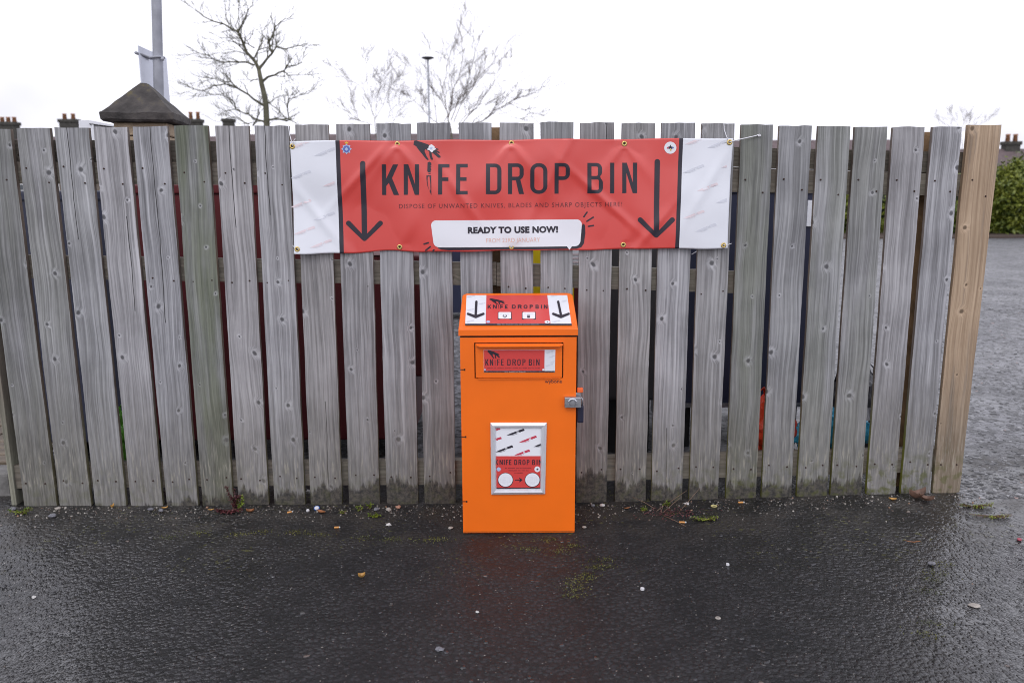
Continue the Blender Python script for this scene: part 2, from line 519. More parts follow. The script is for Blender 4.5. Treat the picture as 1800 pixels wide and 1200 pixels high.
# ------------------------------------------------------------------ fence
YF = 3.36                         # front face of the boards
TH = 0.022
BOARDS = [  # top-left, top-right, y top, bottom-left, bottom-right, y bottom (photo pixels), then look
    (-44, 17, 227, 42, 99, 889, dict(dirt=0, green=0.45, shade=0.85)),
    (28, 86, 225, 105, 160, 889, dict(dirt=0, green=0.35, shade=0.92)),
    (94, 154, 224, 167, 221, 889, dict(dirt=0.015, green=0.15, crack=-0.02, crack_lo=1.2, crack_hi=1.7)),
    (163, 222, 223, 230, 286, 890, dict(dirt=0.02, crack=0.03, crack_lo=0.9, crack_hi=1.3, shade=1.05)),
    (232, 293, 222, 293, 348, 890, dict(dirt=0.05, crack=0.0, crack_lo=0.85, crack_hi=1.7)),
    (305, 364, 221, 356, 410, 889, dict(dirt=0.06, green=1.0, shade=0.85)),
    (377, 436, 221, 419, 472, 889, dict(dirt=0.09, crack=0.005, crack_lo=1.25, crack_hi=1.7, shade=1.08)),
    (447, 506, 221, 482, 536, 888, dict(dirt=0.08, crack=-0.01, crack_lo=1.3, crack_hi=1.7, shade=1.05)),
    (518, 576, 219, 546, 601, 888, dict(green=0.1, crack=0.015, crack_lo=0.0, crack_hi=0.5)),
    (590, 649, 218, 614, 667, 888, dict(shade=0.96, dirt=0.13)),
    (661, 721, 217, 680, 735, 888, dict(shade=0.94, dirt=0.14)),
    (732, 791, 216, 746, 801, 887, dict(shade=0.92, dirt=0.13)),
    (806, 864, 216, 815, 868, 886, dict()),
    (878, 938, 216, 883, 936, 885, dict(shade=1.03)),
    (950, 1008, 215, 951, 1003, 884, dict(green=0.15)),
    (1020, 1080, 215, 1013, 1066, 883, dict(shade=0.9, crack=0.04, crack_lo=1.45, crack_hi=1.7, dirt=0.16)),
    (1094, 1152, 216, 1081, 1135, 882, dict(green=0.2, shade=0.95)),
    (1163, 1223, 216, 1145, 1199, 881, dict(crack=-0.01, crack_lo=0.0, crack_hi=0.36, moss=0.5)),
    (1235, 1292, 217, 1211, 1262, 880, dict(green=0.15, moss=0.5)),
    (1304, 1360, 219, 1276, 1329, 879, dict(green=0.7, shade=0.85, moss=0.6)),
    (1371, 1428, 221, 1339, 1391, 877, dict(green=0.15, shade=1.02, moss=0.5)),
    (1439, 1496, 222, 1401, 1453, 875, dict(green=0.45, moss=0.6)),
    (1504, 1561, 223, 1460, 1514, 873, dict(green=0.4, crack=0.0, crack_lo=0.0, crack_hi=0.22, moss=0.6)),
    (1571, 1627, 223, 1524, 1574, 871, dict(shade=1.1, moss=0.9, dirt=0.03)),
    (1641, 1692, 223, 1584, 1634, 867, dict(shade=1.08, moss=0.9, dirt=0.03)),
    (1703, 1762, 220, 1640, 1687, 865, dict(new=True, moss=0.7, dirt=0.0)),
]
fence = tag(empty('wooden_fence', (0, YF, 0)),
            'long weathered grey timber fence of upright boards with one pale new board', 'fence')
DEF = dict(warm=0.0, green=0.0, shade=1.0, crack=9.0, crack_lo=0.0, crack_hi=0.0, dirt=0.10, moss=0.25)

def make_board(tl, tr, yt, bl, br, yb, look, seed):
    """a sawn board with slightly wandering edges, a little cupped and bowed"""
    nzl, nxl = 34, 4
    c = [P(bl, yb, YF), P(br, yb, YF), P(tl, yt, YF), P(tr, yt, YF)]
    for q in c[:2]:
        q.z -= 0.02                                  # the foot runs into the soil
    org = (c[0] + c[1]) / 2
    bow = random.uniform(-0.004, 0.004)
    front, back = [], []
    for j in range(nzl + 1):
        t = j / nzl
        a, b_ = c[0].lerp(c[2], t), c[1].lerp(c[3], t)
        el = 0.0022 * noise.noise(Vector((seed * 3.3, t * 7, 1))) + 0.0008 * noise.noise(Vector((seed, t * 40, 5)))
        er = 0.0022 * noise.noise(Vector((seed * 5.3, t * 7, 9))) + 0.0008 * noise.noise(Vector((seed, t * 40, 15)))
        for i in range(nxl + 1):
            s = i / nxl
            p = a.lerp(b_, s)
            p.x += el * (1 - s) + er * s
            yy = bow * math.sin(math.pi * t) + 0.0012 * (2 * s - 1) ** 2 + 0.0008 * noise.noise(Vector((seed + s * 2, t * 9, 0)))
            if j == nzl:
                p.z += 0.004 * noise.noise(Vector((seed * 2.1, s * 3, 7)))
            if i in (0, nxl):
                yy += 0.0025                          # arris worn back
            if j == nzl:
                yy += 0.002
            front.append(p + Vector((0, yy, 0)))
            back.append(p + Vector((0, TH + yy * 0.3, 0)))
    n = len(front)
    W = nxl + 1
    fs = []
    for j in range(nzl):
        for i in range(nxl):
            a = j * W + i
            fs.append((a, a + 1, a + W + 1, a + W))
            fs.append((n + a, n + a + W, n + a + W + 1, n + a + 1))
        fs.append((j * W, (j + 1) * W, n + (j + 1) * W, n + j * W))
        fs.append((j * W + nxl, n + j * W + nxl, n + (j + 1) * W + nxl, (j + 1) * W + nxl))
    for i in range(nxl):
        fs.append((i, n + i, n + i + 1, i + 1))
        a = nzl * W + i
        fs.append((a, a + 1, n + a + 1, n + a))
    me = bpy.data.meshes.new('board')
    me.from_pydata([tuple(v - org) for v in front + back], [], fs)
    me.materials.append(M_NEW if look.get('new') else M_WOOD)
    me.polygons.foreach_set('use_smooth', [False] * len(fs))
    o = link('board', me, fence)
    o.location = org - Vector(fence.location)
    at = dict(DEF); at.update(look); at.pop('new', None)
    at['seed'] = seed * 0.731
    at['warm'] = look.get('warm', random.Random(seed * 17).uniform(0, 1) ** 2 * 0.45)
    at['shade'] *= random.Random(seed * 31).uniform(0.93, 1.07)
    for k, v in at.items():
        o[k] = float(v)
    if look.get('new'):
        o['label'] = 'pale new tan board at the right end'
    elif at['green'] == 1.0:
        o['label'] = 'board stained green with algae'
    return o, c

M_NAIL = mat('rusty_nail', (0.035, 0.017, 0.012), 0.8)
bm = bmesh.new()
bmesh.ops.create_cone(bm, segments=7, radius1=0.0042, radius2=0.003, depth=0.003, cap_ends=True)
bmesh.ops.rotate(bm, verts=bm.verts, matrix=Matrix.Rotation(math.pi / 2, 3, 'X'))
nail_me = bpy.data.meshes.new('nail')
bm.to_mesh(nail_me); bm.free()
nail_me.materials.append(M_NAIL)

def rail_y(px, which):
    t = px / 1800
    return {'top': 283 + 24 * t, 'mid': 449 + 37 * t, 'low': 824 - 38 * t}[which]

for i, (tl, tr, yt, bl, br, yb, look) in enumerate(BOARDS):
    o, c = make_board(tl, tr, yt, bl, br, yb, look, i + 1)
    for which, dy in (('top', 5), ('top', 26), ('mid', 20), ('low', 14)):
        if which == 'mid' and (i > 18 or random.random() < 0.5):
            continue
        yc = rail_y((tl + tr) / 2, which) + dy
        t = (yb - yc) / (yb - yt)
        side = 0.22 if (dy % 2) else 0.78
        for s in ((side,) if which == 'top' else (0.2, 0.8)):
            p = c[0].lerp(c[2], t).lerp(c[1].lerp(c[3], t), s + random.uniform(-0.06, 0.06))
            nl = link('nail', nail_me, o)
            nl.location = p + Vector((0, -0.001, random.uniform(-0.01, 0.01))) - Vector(o.location) - Vector(fence.location)

# rails behind the boards, drooping a little to the right
def rail(x0, ya0, yb0, x1, ya1, yb1, Y0, Y1, seed):
    A, B = P(x0, ya0, Y0), P(x1, ya1, Y0)
    C, D = P(x0, yb0, Y0), P(x1, yb1, Y0)
    vs, n = [], 24
    for k in range(n + 1):
        t = k / n
        w = 0.002 * noise.noise(Vector((t * 12, seed, 0)))
        for q, Y in ((A.lerp(B, t), Y0), (A.lerp(B, t), Y1), (C.lerp(D, t), Y1), (C.lerp(D, t), Y0)):
            vs.append((q.x, Y, q.z + w))
    fs = [(0, 1, 2, 3), (4 * n + 3, 4 * n + 2, 4 * n + 1, 4 * n)]
    for k in range(n):
        for e in range(4):
            a, b_ = k * 4 + e, k * 4 + (e + 1) % 4
            fs.append((a, a + 4, b_ + 4, b_))
    # grain runs along the rail: turn the local frame so that z is its length
    mid = (A + D) / 2
    R = Matrix.Rotation(math.radians(90), 3, 'Y')
    me = bpy.data.meshes.new('rail')
    me.from_pydata([tuple(R.inverted() @ (Vector(v) - mid)) for v in vs], [], fs)
    me.materials.append(M_RAIL)
    o = link('rail', me, fence)
    o.rotation_euler = R.to_euler()
    o.location = mid - Vector(fence.location)
    for k_, v in dict(DEF, seed=seed, green=0.25).items():
        o[k_] = float(v)
    return o
Y0, Y1 = YF + TH + 0.003, YF + TH + 0.045
rail(-70, 245, 283, 900, 251, 290, Y0 + 0.02, Y1 + 0.02, 3.1)
rail(901, 251, 290, 1716, 268, 304, Y0 + 0.02, Y1 + 0.02, 4.2)
rail(-70, 284, 322, 700, 288, 327, Y0, Y1, 5.3)
rail(702, 288, 327, 1700, 306, 345, Y0, Y1, 6.4)
rail(-60, 447, 488, 872, 462, 502, Y0, Y1, 7.5)
rail(873, 462, 502, 1296, 477, 515, Y0, Y1, 8.6)
rail(20, 818, 858, 880, 808, 850, Y0, Y1, 9.7)
rail(882, 808, 850, 1690, 787, 827, Y0, Y1, 10.8)
def post(px0, px1, pytop, Y0, Y1):
    a, b_ = P(px0, 600, Y0), P(px1, 600, Y0)
    zt = P(px0, pytop, Y0).z
    return box_obj('post', (a.x, b_.x, Y0, Y1, -0.05, zt), M_POST, fence, 0.004)
post(852, 893, 224, Y1 + 0.021, Y1 + 0.115)
post(1583, 1640, 232, Y1 + 0.021, Y1 + 0.115)
# narrow end batten past the first board
o = box_obj('end_batten', (P(24, 880, YF + 0.03).x, P(33, 880, YF + 0.03).x, YF + 0.012, YF + 0.13, -0.02, 1.5), M_RAIL, fence, 0.003)
for k_, v in dict(DEF, seed=2.2, green=0.6, shade=1.1).items():
    o[k_] = float(v)

# ------------------------------------------------------------------ flat print: outlines in photo pixels, laid on a surface in the scene
def arc(cx, cy, rx, ry, a0, a1, n=8):
    return [(cx + rx * math.cos(math.radians(a0 + (a1 - a0) * k / n)), cy + ry * math.sin(math.radians(a0 + (a1 - a0) * k / n))) for k in range(n + 1)]

def rrect(x0, y0, x1, y1, r, ry=None):
    """rounded rectangle; r = radii tl, tr, br, bl"""
    if not hasattr(r, '__len__'):
        r = (r,) * 4
    out = []
    for (cx, cy, rr, a) in ((x0 + r[0], y0 + r[0], r[0], 180), (x1 - r[1], y0 + r[1], r[1], 270), (x1 - r[2], y1 - r[2], r[2], 0), (x0 + r[3], y1 - r[3], r[3], 90)):
        out += arc(cx, cy, rr, rr, a, a + 90, 6) if rr > 0 else [(cx, cy)]
    return out

def ellipse(cx, cy, rx, ry=None, n=28):
    return [(cx + rx * math.cos(2 * math.pi * k / n), cy + (ry or rx) * math.sin(2 * math.pi * k / n)) for k in range(n)]

def stroke(pts, w, capped=True):
    """outline of a thick polyline with round ends (two points at a time is enough here)"""
    (x0, y0), (x1, y1) = pts
    a = math.degrees(math.atan2(y1 - y0, x1 - x0))
    r = w / 2
    if not capped:
        dx, dy = -math.sin(math.radians(a)) * r, math.cos(math.radians(a)) * r
        return [(x0 + dx, y0 + dy), (x0 - dx, y0 - dy), (x1 - dx, y1 - dy), (x1 + dx, y1 + dy)]
    return arc(x0, y0, r, r, a + 90, a + 270, 8) + arc(x1, y1, r, r, a - 90, a + 90, 8)

def arrow_outline(x0, y0, x1, y1, w, hw, hh):
    """down arrow: shaft from (x0,y0) to the tip (x1,y1), open head with arms hw wide and hh high, in one outline"""
    r = w / 2
    def on(t):
        return x0 + (x1 - x0) * t
    tip = (x1, y1 - r)
    k = r * 0.95
    L, R = (x1 - hw, y1 - hh), (x1 + hw, y1 - hh)
    ang = math.degrees(math.atan2(hh - r, hw))
    out = arc(x0, y0 + r, r, r, 180, 360, 8)
    yj = y1 - r - w * 0.95
    out += [(x1 + r, yj)]
    out += arc(R[0], R[1], k, k, 180 + 90 - ang, 360 + 90 - ang, 8)
    out += arc(tip[0], tip[1] - k * 0.1, k, k, 90 - ang, 90 + ang, 6)
    out += arc(L[0], L[1], k, k, 90 + ang, 270 + ang, 8)
    out += [(x1 - r, yj)]
    return out

def glyph(ch, x0, x1, T, B, t):
    W, H = x1 - x0, B - T
    s = t * 0.86                      # horizontal strokes are a little thinner
    if ch == 'I':
        return [[(x0, T), (x1, T), (x1, B), (x0, B)]]
    if ch == 'K':
        return [[(x0, T), (x0 + t, T), (x0 + t, T + .47 * H), (x1 - 1.35 * t, T), (x1 - .1 * t, T), (x0 + .60 * W, T + .45 * H), (x1 + .1 * t, B), (x1 - 1.2 * t, B), (x0 + .40 * W, T + .60 * H), (x0 + t, T + .71 * H), (x0 + t, B), (x0, B)]]
    if ch == 'N':
        return [[(x0, T), (x0 + 1.1 * t, T), (x1 - t, T + .66 * H), (x1 - t, T), (x1, T), (x1, B), (x1 - 1.05 * t, B), (x0 + t, T + .33 * H), (x0 + t, B), (x0, B)]]
    if ch == 'F':
        return [[(x0, T), (x1, T), (x1, T + s), (x0 + t, T + s), (x0 + t, T + .44 * H), (x1 - .08 * W, T + .44 * H), (x1 - .08 * W, T + .44 * H + s), (x0 + t, T + .44 * H + s), (x0 + t, B), (x0, B)]]
    if ch == 'E':
        return [[(x0, T), (x1, T), (x1, T + s), (x0 + t, T + s), (x0 + t, T + .44 * H), (x1 - .1 * W, T + .44 * H), (x1 - .1 * W, T + .44 * H + s), (x0 + t, T + .44 * H + s), (x0 + t, B - s), (x1, B - s), (x1, B), (x0, B)]]
    if ch == 'D':
        r = W * .42
        return [rrect(x0, T, x1, B, (0, r, r, 0)), rrect(x0 + t, T + s, x1 - t, B - s, (0, max(r - t, 1e-3), max(r - t, 1e-3), 0))]
    if ch == 'O':
        r = W * .46
        return [rrect(x0, T, x1, B, r), rrect(x0 + t, T + s, x1 - t, B - s, max(r - t, 1e-3))]
    if ch in 'PR':
        m = T + .55 * H
        r = W * .40
        top = [(x0, T)] + arc(x1 - r, T + r, r, r, 270, 360, 6) + arc(x1 - r, m - r, r, r, 0, 90 if ch == 'P' else 62, 6)
        hole = rrect(x0 + t, T + s, x1 - t, m - s, (0, max(r - t, 1e-3), max(r - t, 1e-3), 0))
        if ch == 'P':
            return [top + [(x0 + t, m), (x0 + t, B), (x0, B)], hole]
        return [top + [(x1 + .08 * t, B), (x1 - 1.15 * t, B), (x0 + .50 * W, m), (x0 + t, m), (x0 + t, B), (x0, B)], hole]
    if ch == 'B':
        m = T + .48 * H
        r = W * .36
        out = [(x0, T)] + arc(x1 - .06 * W - r, T + r, r, r, 270, 360, 6) + arc(x1 - .06 * W - r, m - r, r, r, 0, 50, 4) + arc(x1 - r, m + r, r, r, 310, 360, 4) + arc(x1 - r, B - r, r, r, 0, 90, 6) + [(x0, B)]
        q = max(r - t, 1e-3)
        h1 = rrect(x0 + t, T + s, x1 - .06 * W - t, m - s * .45, (0, q, q, 0))
        h2 = rrect(x0 + t, m + s * .55, x1 - t, B - s, (0, q, q, 0))
        return [out, h1, h2]
    return []

def fill_2d(polys):
    """tessellate outlines with holes (even-odd) through a filled 2D curve"""
    cu = bpy.data.curves.new('outline', 'CURVE')
    cu.dimensions = '2D'
    cu.fill_mode = 'BOTH'
    for pl in polys:
        sp = cu.splines.new('POLY')
        sp.points.add(len(pl) - 1)
        for q, (x, y) in zip(sp.points, pl):
            q.co = (x, -y, 0, 1)
        sp.use_cyclic_u = True
    ob = bpy.data.objects.new('outline', cu)
    COL.objects.link(ob)
    bpy.context.view_layer.update()
    dg = bpy.context.evaluated_depsgraph_get()
    me = bpy.data.meshes.new_from_object(ob.evaluated_get(dg))
    bpy.data.objects.remove(ob)
    bpy.data.curves.remove(cu)
    return me

def text_2d(body, x0, x1, yl, yr, capT, bold=0.0, spacing=1.0):
    """a line of built-in type squeezed into the box x0..x1, with its baseline running from yl to yr and capitals capT high"""
    cu = bpy.data.curves.new('type', 'FONT')
    cu.body = body
    cu.size = 1.0
    cu.space_character = spacing
    cu.offset = bold
    cu.resolution_u = 3
    ob = bpy.data.objects.new('type', cu)
    COL.objects.link(ob)
    bpy.context.view_layer.update()
    dg = bpy.context.evaluated_depsgraph_get()
    me = bpy.data.meshes.new_from_object(ob.evaluated_get(dg))
    bpy.data.objects.remove(ob)
    bpy.data.curves.remove(cu)
    lo = min(v.co.x for v in me.vertices); hi = max(v.co.x for v in me.vertices)
    cap = 0.72
    for v in me.vertices:
        u = (v.co.x - lo) / (hi - lo)
        v.co = Vector((x0 + (x1 - x0) * u, -(yl + (yr - yl) * u) + v.co.y / cap * capT, 0))
    return me

def clip_mesh(me, box):
    bm = bmesh.new(); bm.from_mesh(me)
    x0, y0, x1, y1 = box
    for co, no in (((x0, 0, 0), (-1, 0, 0)), ((x1, 0, 0), (1, 0, 0)), ((0, -y0, 0), (0, 1, 0)), ((0, -y1, 0), (0, -1, 0))):
        bmesh.ops.bisect_plane(bm, geom=bm.verts[:] + bm.edges[:] + bm.faces[:], plane_co=co, plane_no=no, clear_outer=True)
    bm.to_mesh(me); bm.free()

def lay(name, me, mapper, off, material, parent, grid=None, clip=None):
    """bring a 2D print mesh (pixel units) onto a surface; mapper(px, py, off) -> world point"""
    if clip:
        clip_mesh(me, clip)
    if grid:
        bm = bmesh.new(); bm.from_mesh(me)
        xs_ = [v.co.x for v in bm.verts]; ys_ = [v.co.y for v in bm.verts]
        k = math.floor(min(xs_) / grid) * grid
        while k < max(xs_):
            bmesh.ops.bisect_plane(bm, geom=bm.verts[:] + bm.edges[:] + bm.faces[:], plane_co=(k, 0, 0), plane_no=(1, 0, 0)); k += grid
        k = math.floor(min(ys_) / grid) * grid
        while k < max(ys_):
            bmesh.ops.bisect_plane(bm, geom=bm.verts[:] + bm.edges[:] + bm.faces[:], plane_co=(0, k, 0), plane_no=(0, 1, 0)); k += grid
        bm.to_mesh(me); bm.free()
    base = Vector((0, 0, 0))
    p = parent
    while p is not None:
        base += Vector(p.location); p = p.parent
    for v in me.vertices:
        v.co = mapper(v.co.x, -v.co.y, off) - base
    me.materials.clear()
    me.materials.append(material)
    me.polygons.foreach_set('material_index', [0] * len(me.polygons))
    me.polygons.foreach_set('use_smooth', [True] * len(me.polygons))
    me.update()
    me.name = name
    o = link(name, me, parent)
    return o

def prints(name, polys, mapper, off, material, parent, grid=None, clip=None):
    return lay(name, fill_2d(polys), mapper, off, material, parent, grid, clip)

def knife_polys(tip, butt, w, full=True):
    """kitchen knife print: blade from the tip, bolster gap, riveted handle; axis from tip to butt"""
    ax, ay = butt[0] - tip[0], butt[1] - tip[1]
    L = math.hypot(ax, ay); ux, uy = ax / L, ay / L
    nxp, nyp = -uy, ux
    def q(t, s):
        return (tip[0] + ux * L * t + nxp * w * s, tip[1] + uy * L * t + nyp * w * s)
    blade = [q(0, -.35), q(.2, -.5), q(.58, -.5), q(.58, .12), q(.45, .16), q(.3, .12), q(.12, -.1)]
    edge = [q(.1, -.02), q(.3, .28), q(.45, .36), q(.58, .34), q(.58, .44), q(.44, .46), q(.28, .38)]
    bol = [q(.615, -.5), q(.64, -.5), q(.64, .2), q(.615, .2)]
    h1 = [q(.67, -.5), q(.97, -.45), q(1, -.2), q(1, .3), q(.95, .42), q(.9, .22), q(.86, .40), q(.81, .2), q(.77, .38), q(.72, .18), q(.68, .3)]
    return [blade, edge, bol, h1]

def hand_polys(x0, y0, x1, y1):
    """dark hand reaching down from the upper left, letting something drop"""
    pts = [(0.02, 0.02), (0.10, 0.0), (0.52, 0.20), (0.66, 0.30), (0.80, 0.38), (0.92, 0.44), (0.90, 0.49), (0.80, 0.46),
           (0.96, 0.60), (0.94, 0.66), (0.82, 0.58), (0.99, 0.80), (0.98, 0.88), (0.91, 0.88), (0.72, 0.66), (0.66, 0.60), (0.67, 0.76), (0.71, 0.94), (0.69, 1.0), (0.63, 0.96),
           (0.58, 0.74), (0.58, 0.56), (0.50, 0.50), (0.43, 0.44), (0.40, 0.54), (0.48, 0.80), (0.56, 0.97), (0.52, 1.0), (0.45, 0.93), (0.30, 0.66), (0.20, 0.50), (0.10, 0.30), (0.0, 0.22)]
    return [[(x0 + (x1 - x0) * a, y0 + (y1 - y0) * c) for a, c in pts]]

def star(cx, cy, R, r, n=8):
    return [(cx + (R if k % 2 == 0 else r) * math.sin(math.pi * k / n), cy - (R if k % 2 == 0 else r) * math.cos(math.pi * k / n)) for k in range(2 * n)]

M_RED = mat('red_vinyl', (0.63, 0.062, 0.052), 0.30, spec=0.75, var=0.04, vscale=3)
M_VINYL = mat('white_vinyl', (0.74, 0.76, 0.82), 0.38, var=0.03, vscale=4)
M_INK = mat('dark_ink', (0.022, 0.018, 0.030), 0.38)
M_WHITE = mat('white_print', (0.78, 0.79, 0.84), 0.4)
M_GREYKN = mat('pale_grey_print', (0.63, 0.65, 0.72), 0.4)
M_PINKKN = mat('pale_pink_print', (0.74, 0.64, 0.68), 0.4)
M_SALMON = mat('salmon_print', (0.78, 0.43, 0.33), 0.4)
M_DULLRED = mat('dull_red_print', (0.12, 0.02, 0.028), 0.4)
M_BLUEPR = mat('blue_print', (0.10, 0.15, 0.45), 0.4)
M_PALEBLUE = mat('pale_blue_print', (0.42, 0.50, 0.72), 0.4)
M_YELLOWPR = mat('yellow_print', (0.75, 0.48, 0.05), 0.4)
M_REDPR = mat('red_print', (0.55, 0.05, 0.09), 0.4)
M_BRASS = mat('brass', (0.62, 0.46, 0.17), 0.28, metal=0.9)
M_STRAND = mat('white_cord_and_edge_light', (0.74, 0.74, 0.78), 0.6)

# ------------------------------------------------------------------ banner
YBAN = YF - 0.016
TL, TR, BR_, BL_ = (510, 248), (1288, 243), (1278, 436), (519, 445)
GROM_T = [(698, 253.5), (899, 252), (1098, 252.5)]
GROM_B = [(702, 434.5), (899, 434), (1096, 430.5)]
GROM_C = [(514.5, 257.5), (1281.5, 250.5), (1271, 431), (524.5, 437.5)]

def wrinkle(px, py):
    """how far the sheet bellies out towards the viewer, in metres"""
    v = (py - 245) / 195
    u = (px - 510) / 778
    w = 0.0038 * math.sin(px * 0.0157 + 0.9 * math.sin(py * 0.02))
    w += 0.0050 * noise.noise(Vector((px / 120, py / 90, 0.7))) + 0.0026 * noise.noise(Vector((px / 48, py / 60, 4.2)))
    for gx, gy in GROM_T:
        d = max(0.0, py - gy)
        for sgn in (-1, 1):
            w += 0.0042 * math.exp(-((px - gx - sgn * d * 0.75) / (7 + d * 0.12)) ** 2) * math.exp(-d / 42) * min(1, d / 8)
        w -= 0.004 * math.exp(-(((px - gx) / 26) ** 2 + ((py - gy) / 18) ** 2))
    for gx, gy in GROM_B:
        d = max(0.0, gy - py)
        w += 0.0030 * math.exp(-((px - gx - d * 0.5) / (9 + d * 0.15)) ** 2) * math.exp(-d / 50) * min(1, d / 8)
        w -= 0.003 * math.exp(-(((px - gx) / 26) ** 2 + ((py - gy) / 18) ** 2))
    for (fx, fy, sl, am, wd, ln_) in ((640, 300, .9, .0035, 7, 90), (800, 330, -.7, .003, 8, 80), (980, 290, .5, .003, 9, 90), (1060, 350, -1.1, .0035, 7, 80), (1150, 400, .8, .003, 7, 60), (560, 380, -.8, .003, 8, 70), (1240, 330, .6, .0025, 8, 80)):
        s_ = ((px - fx) + (py - fy) * sl) / math.hypot(1, sl)
        l_ = ((px - fx) * -sl + (py - fy)) / math.hypot(1, sl)
        w += am * math.exp(-(s_ / wd) ** 2 - (l_ / ln_) ** 2)
    # bottom left corner lifts a little
    w += 0.016 * max(0.0, 1 - ((px - 519) / 95)) * max(0.0, v - 0.55) * (1 if px > 400 else 0)
    return max(-0.010, w * 1.7)

def ban(px, py, off=0.0):
    p = P(px, py, YBAN)
    return Vector((p.x, YBAN - wrinkle(px, py) - off, p.z))

banner = tag(empty('banner', P(900, 340, YBAN)),
             'wide red vinyl banner with white ends and two black arrows, tied to the fence', 'banner')
us = sorted(set([round(k / 260, 5) for k in range(261)] + [0.1028, 0.1125, 0.8795, 0.8885]))
us = [u for i, u in enumerate(us) if not any(0 < abs(u - c) < 0.0016 for c in (0.1028, 0.1125, 0.8795, 0.8885))]
nv = 76
bv, bf, bi = [], [], []
for j in range(nv + 1):
    v = j / nv
    for u in us:
        px = (TL[0] + (TR[0] - TL[0]) * u) * (1 - v) + (BL_[0] + (BR_[0] - BL_[0]) * u) * v
        py = (TL[1] + (TR[1] - TL[1]) * u) * (1 - v) + (BL_[1] + (BR_[1] - BL_[1]) * u) * v
        py += v * (1.6 * math.sin(u * 21) + 1.2 * math.sin(u * 47 + 1)) * (0.4 + 0.6 * (u < 0.3)) + (1 - v) * 0.7 * math.sin(u * 25.1 + 2)
        px += (1 - abs(2 * u - 1)) * 0 + 2.0 * math.sin(v * 3.14) * (0.5 - u) * (1 if u > 0.9 or u < 0.05 else 0)
        bv.append(ban(px, py))
for j in range(nv):
    for i in range(len(us) - 1):
        a = j * len(us) + i
        bf.append((a, a + len(us), a + len(us) + 1, a + 1))
        um = (us[i] + us[i + 1]) / 2
        bi.append(0 if um < 0.1028 or um > 0.8885 else (2 if um < 0.1125 or um > 0.8795 else 1))
sheet = mesh_obj('sheet', bv, bf, [M_VINYL, M_RED, M_INK], banner, True, bi)
so = sheet.modifiers.new('thickness', 'SOLIDIFY')
so.thickness = 0.0008
so.offset = 1.0

LET = [('K', 671.5, 700.5), ('N', 709.6, 736.6), ('F', 770.3, 790), ('E', 802, 822.3), ('D', 854.4, 881.5), ('R', 893, 920.5), ('O', 932, 962),
       ('P', 974.7, 1001.5), ('B', 1032.5, 1060), ('I', 1072.7, 1080), ('N', 1094.2, 1120.2)]
for ch, a, b_ in LET:
    T = 289.2 - 3.4 * (a - 671) / 450
    prints('letter', glyph(ch, a, b_, T, T + 53.6, 7.2), ban, 0.0017, M_INK, banner, grid=5)
# the knife standing for the letter I
kn = [[(751.5, 285.5), (755, 284.2), (757.8, 286.5), (758.2, 290), (756.6, 291.5), (758.4, 293.5), (756.6, 295.6), (758.4, 298), (756.8, 300.5), (757.2, 303.2), (753.0, 303.4), (751, 301)],
      [(753.2, 304.6), (756.8, 304.6), (756.8, 306.2), (753.2, 306.2)],
      [(749.6, 308.6), (758, 308.4), (758.6, 343.4), (755.6, 337), (757.0, 333), (756.6, 322), (755.0, 310.4), (752, 310.6), (751.6, 318), (752.6, 327), (755.4, 336.6), (751.6, 327), (750.0, 317)]]
prints('knife_print', kn, ban, 0.0017, M_INK, banner, grid=5)
prints('hand_print', hand_polys(726.5, 246.8, 774.8, 281.5), ban, 0.0017, M_INK, banner, grid=5)
blob = [[(758.5 + 6.6 * (1 + 0.22 * math.sin(5 * a) + 0.1 * math.sin(9 * a + 1)) * math.cos(a), 260.8 + 5.8 * (1 + 0.2 * math.sin(4 * a + 2)) * math.sin(a)) for a in [k * math.pi / 14 for k in range(28)]]]
prints('badge_print', blob, ban, 0.0028, M_WHITE, banner)
prints('badge_mark', [star(757.6, 260.6, 3.4, 1.4, 5)], ban, 0.0036, M_PALEBLUE, banner)
for ax, ay, bx, by in ((638, 283, 640, 424.5), (1156, 279.5, 1153.6, 418.5)):
    prints('arrow', [arrow_outline(ax, ay, bx, by, 9.4, 28, 32)], ban, 0.0017, M_INK, banner, grid=5)
lay('small_lettering', text_2d('DISPOSE OF UNWANTED KNIVES, BLADES AND SHARP OBJECTS HERE!', 701.5, 1094, 366.6, 363, 8.2, -0.004, 1.22), ban, 0.0017, M_DULLRED, banner, grid=8)
# speech bubble with its drop shadow
sh = [(770, 436.5), (776, 438.6), (788, 439.6), (990, 437.6), (1014, 437.4), (1022, 434.5), (1026.5, 428), (1029, 410), (1028.6, 396), (1025, 393), (1012, 420), (772, 430)]
prints('bubble_shadow', [sh], ban, 0.0017, M_INK, banner, grid=5)
bb = arc(766.5, 396, 8.5, 8.5, 180, 270, 6) + arc(1014, 394.6, 8.8, 8.8, 270, 360, 6) + [(1021.6, 410)] + arc(1010.5, 422.5, 10, 10.5, 5, 90, 6) + [(1005.5, 433), (1001, 439.2), (996.5, 433.1)] + [(880, 434.2)] + arc(773, 425, 11, 9.8, 90, 172, 6)
prints('speech_bubble', [bb], ban, 0.0026, M_WHITE, banner, grid=5)
lay('bubble_lettering', text_2d('READY TO USE NOW!', 822.5, 981, 409.7, 408.2, 10.6, 0.055, 1.06), ban, 0.0034, M_INK, banner, grid=8)
lay('faint_lettering', text_2d('FROM 23RD JANUARY', 855, 949, 426.4, 425, 8.0, -0.012, 1.0), ban, 0.0034, M_SALMON, banner, grid=8)
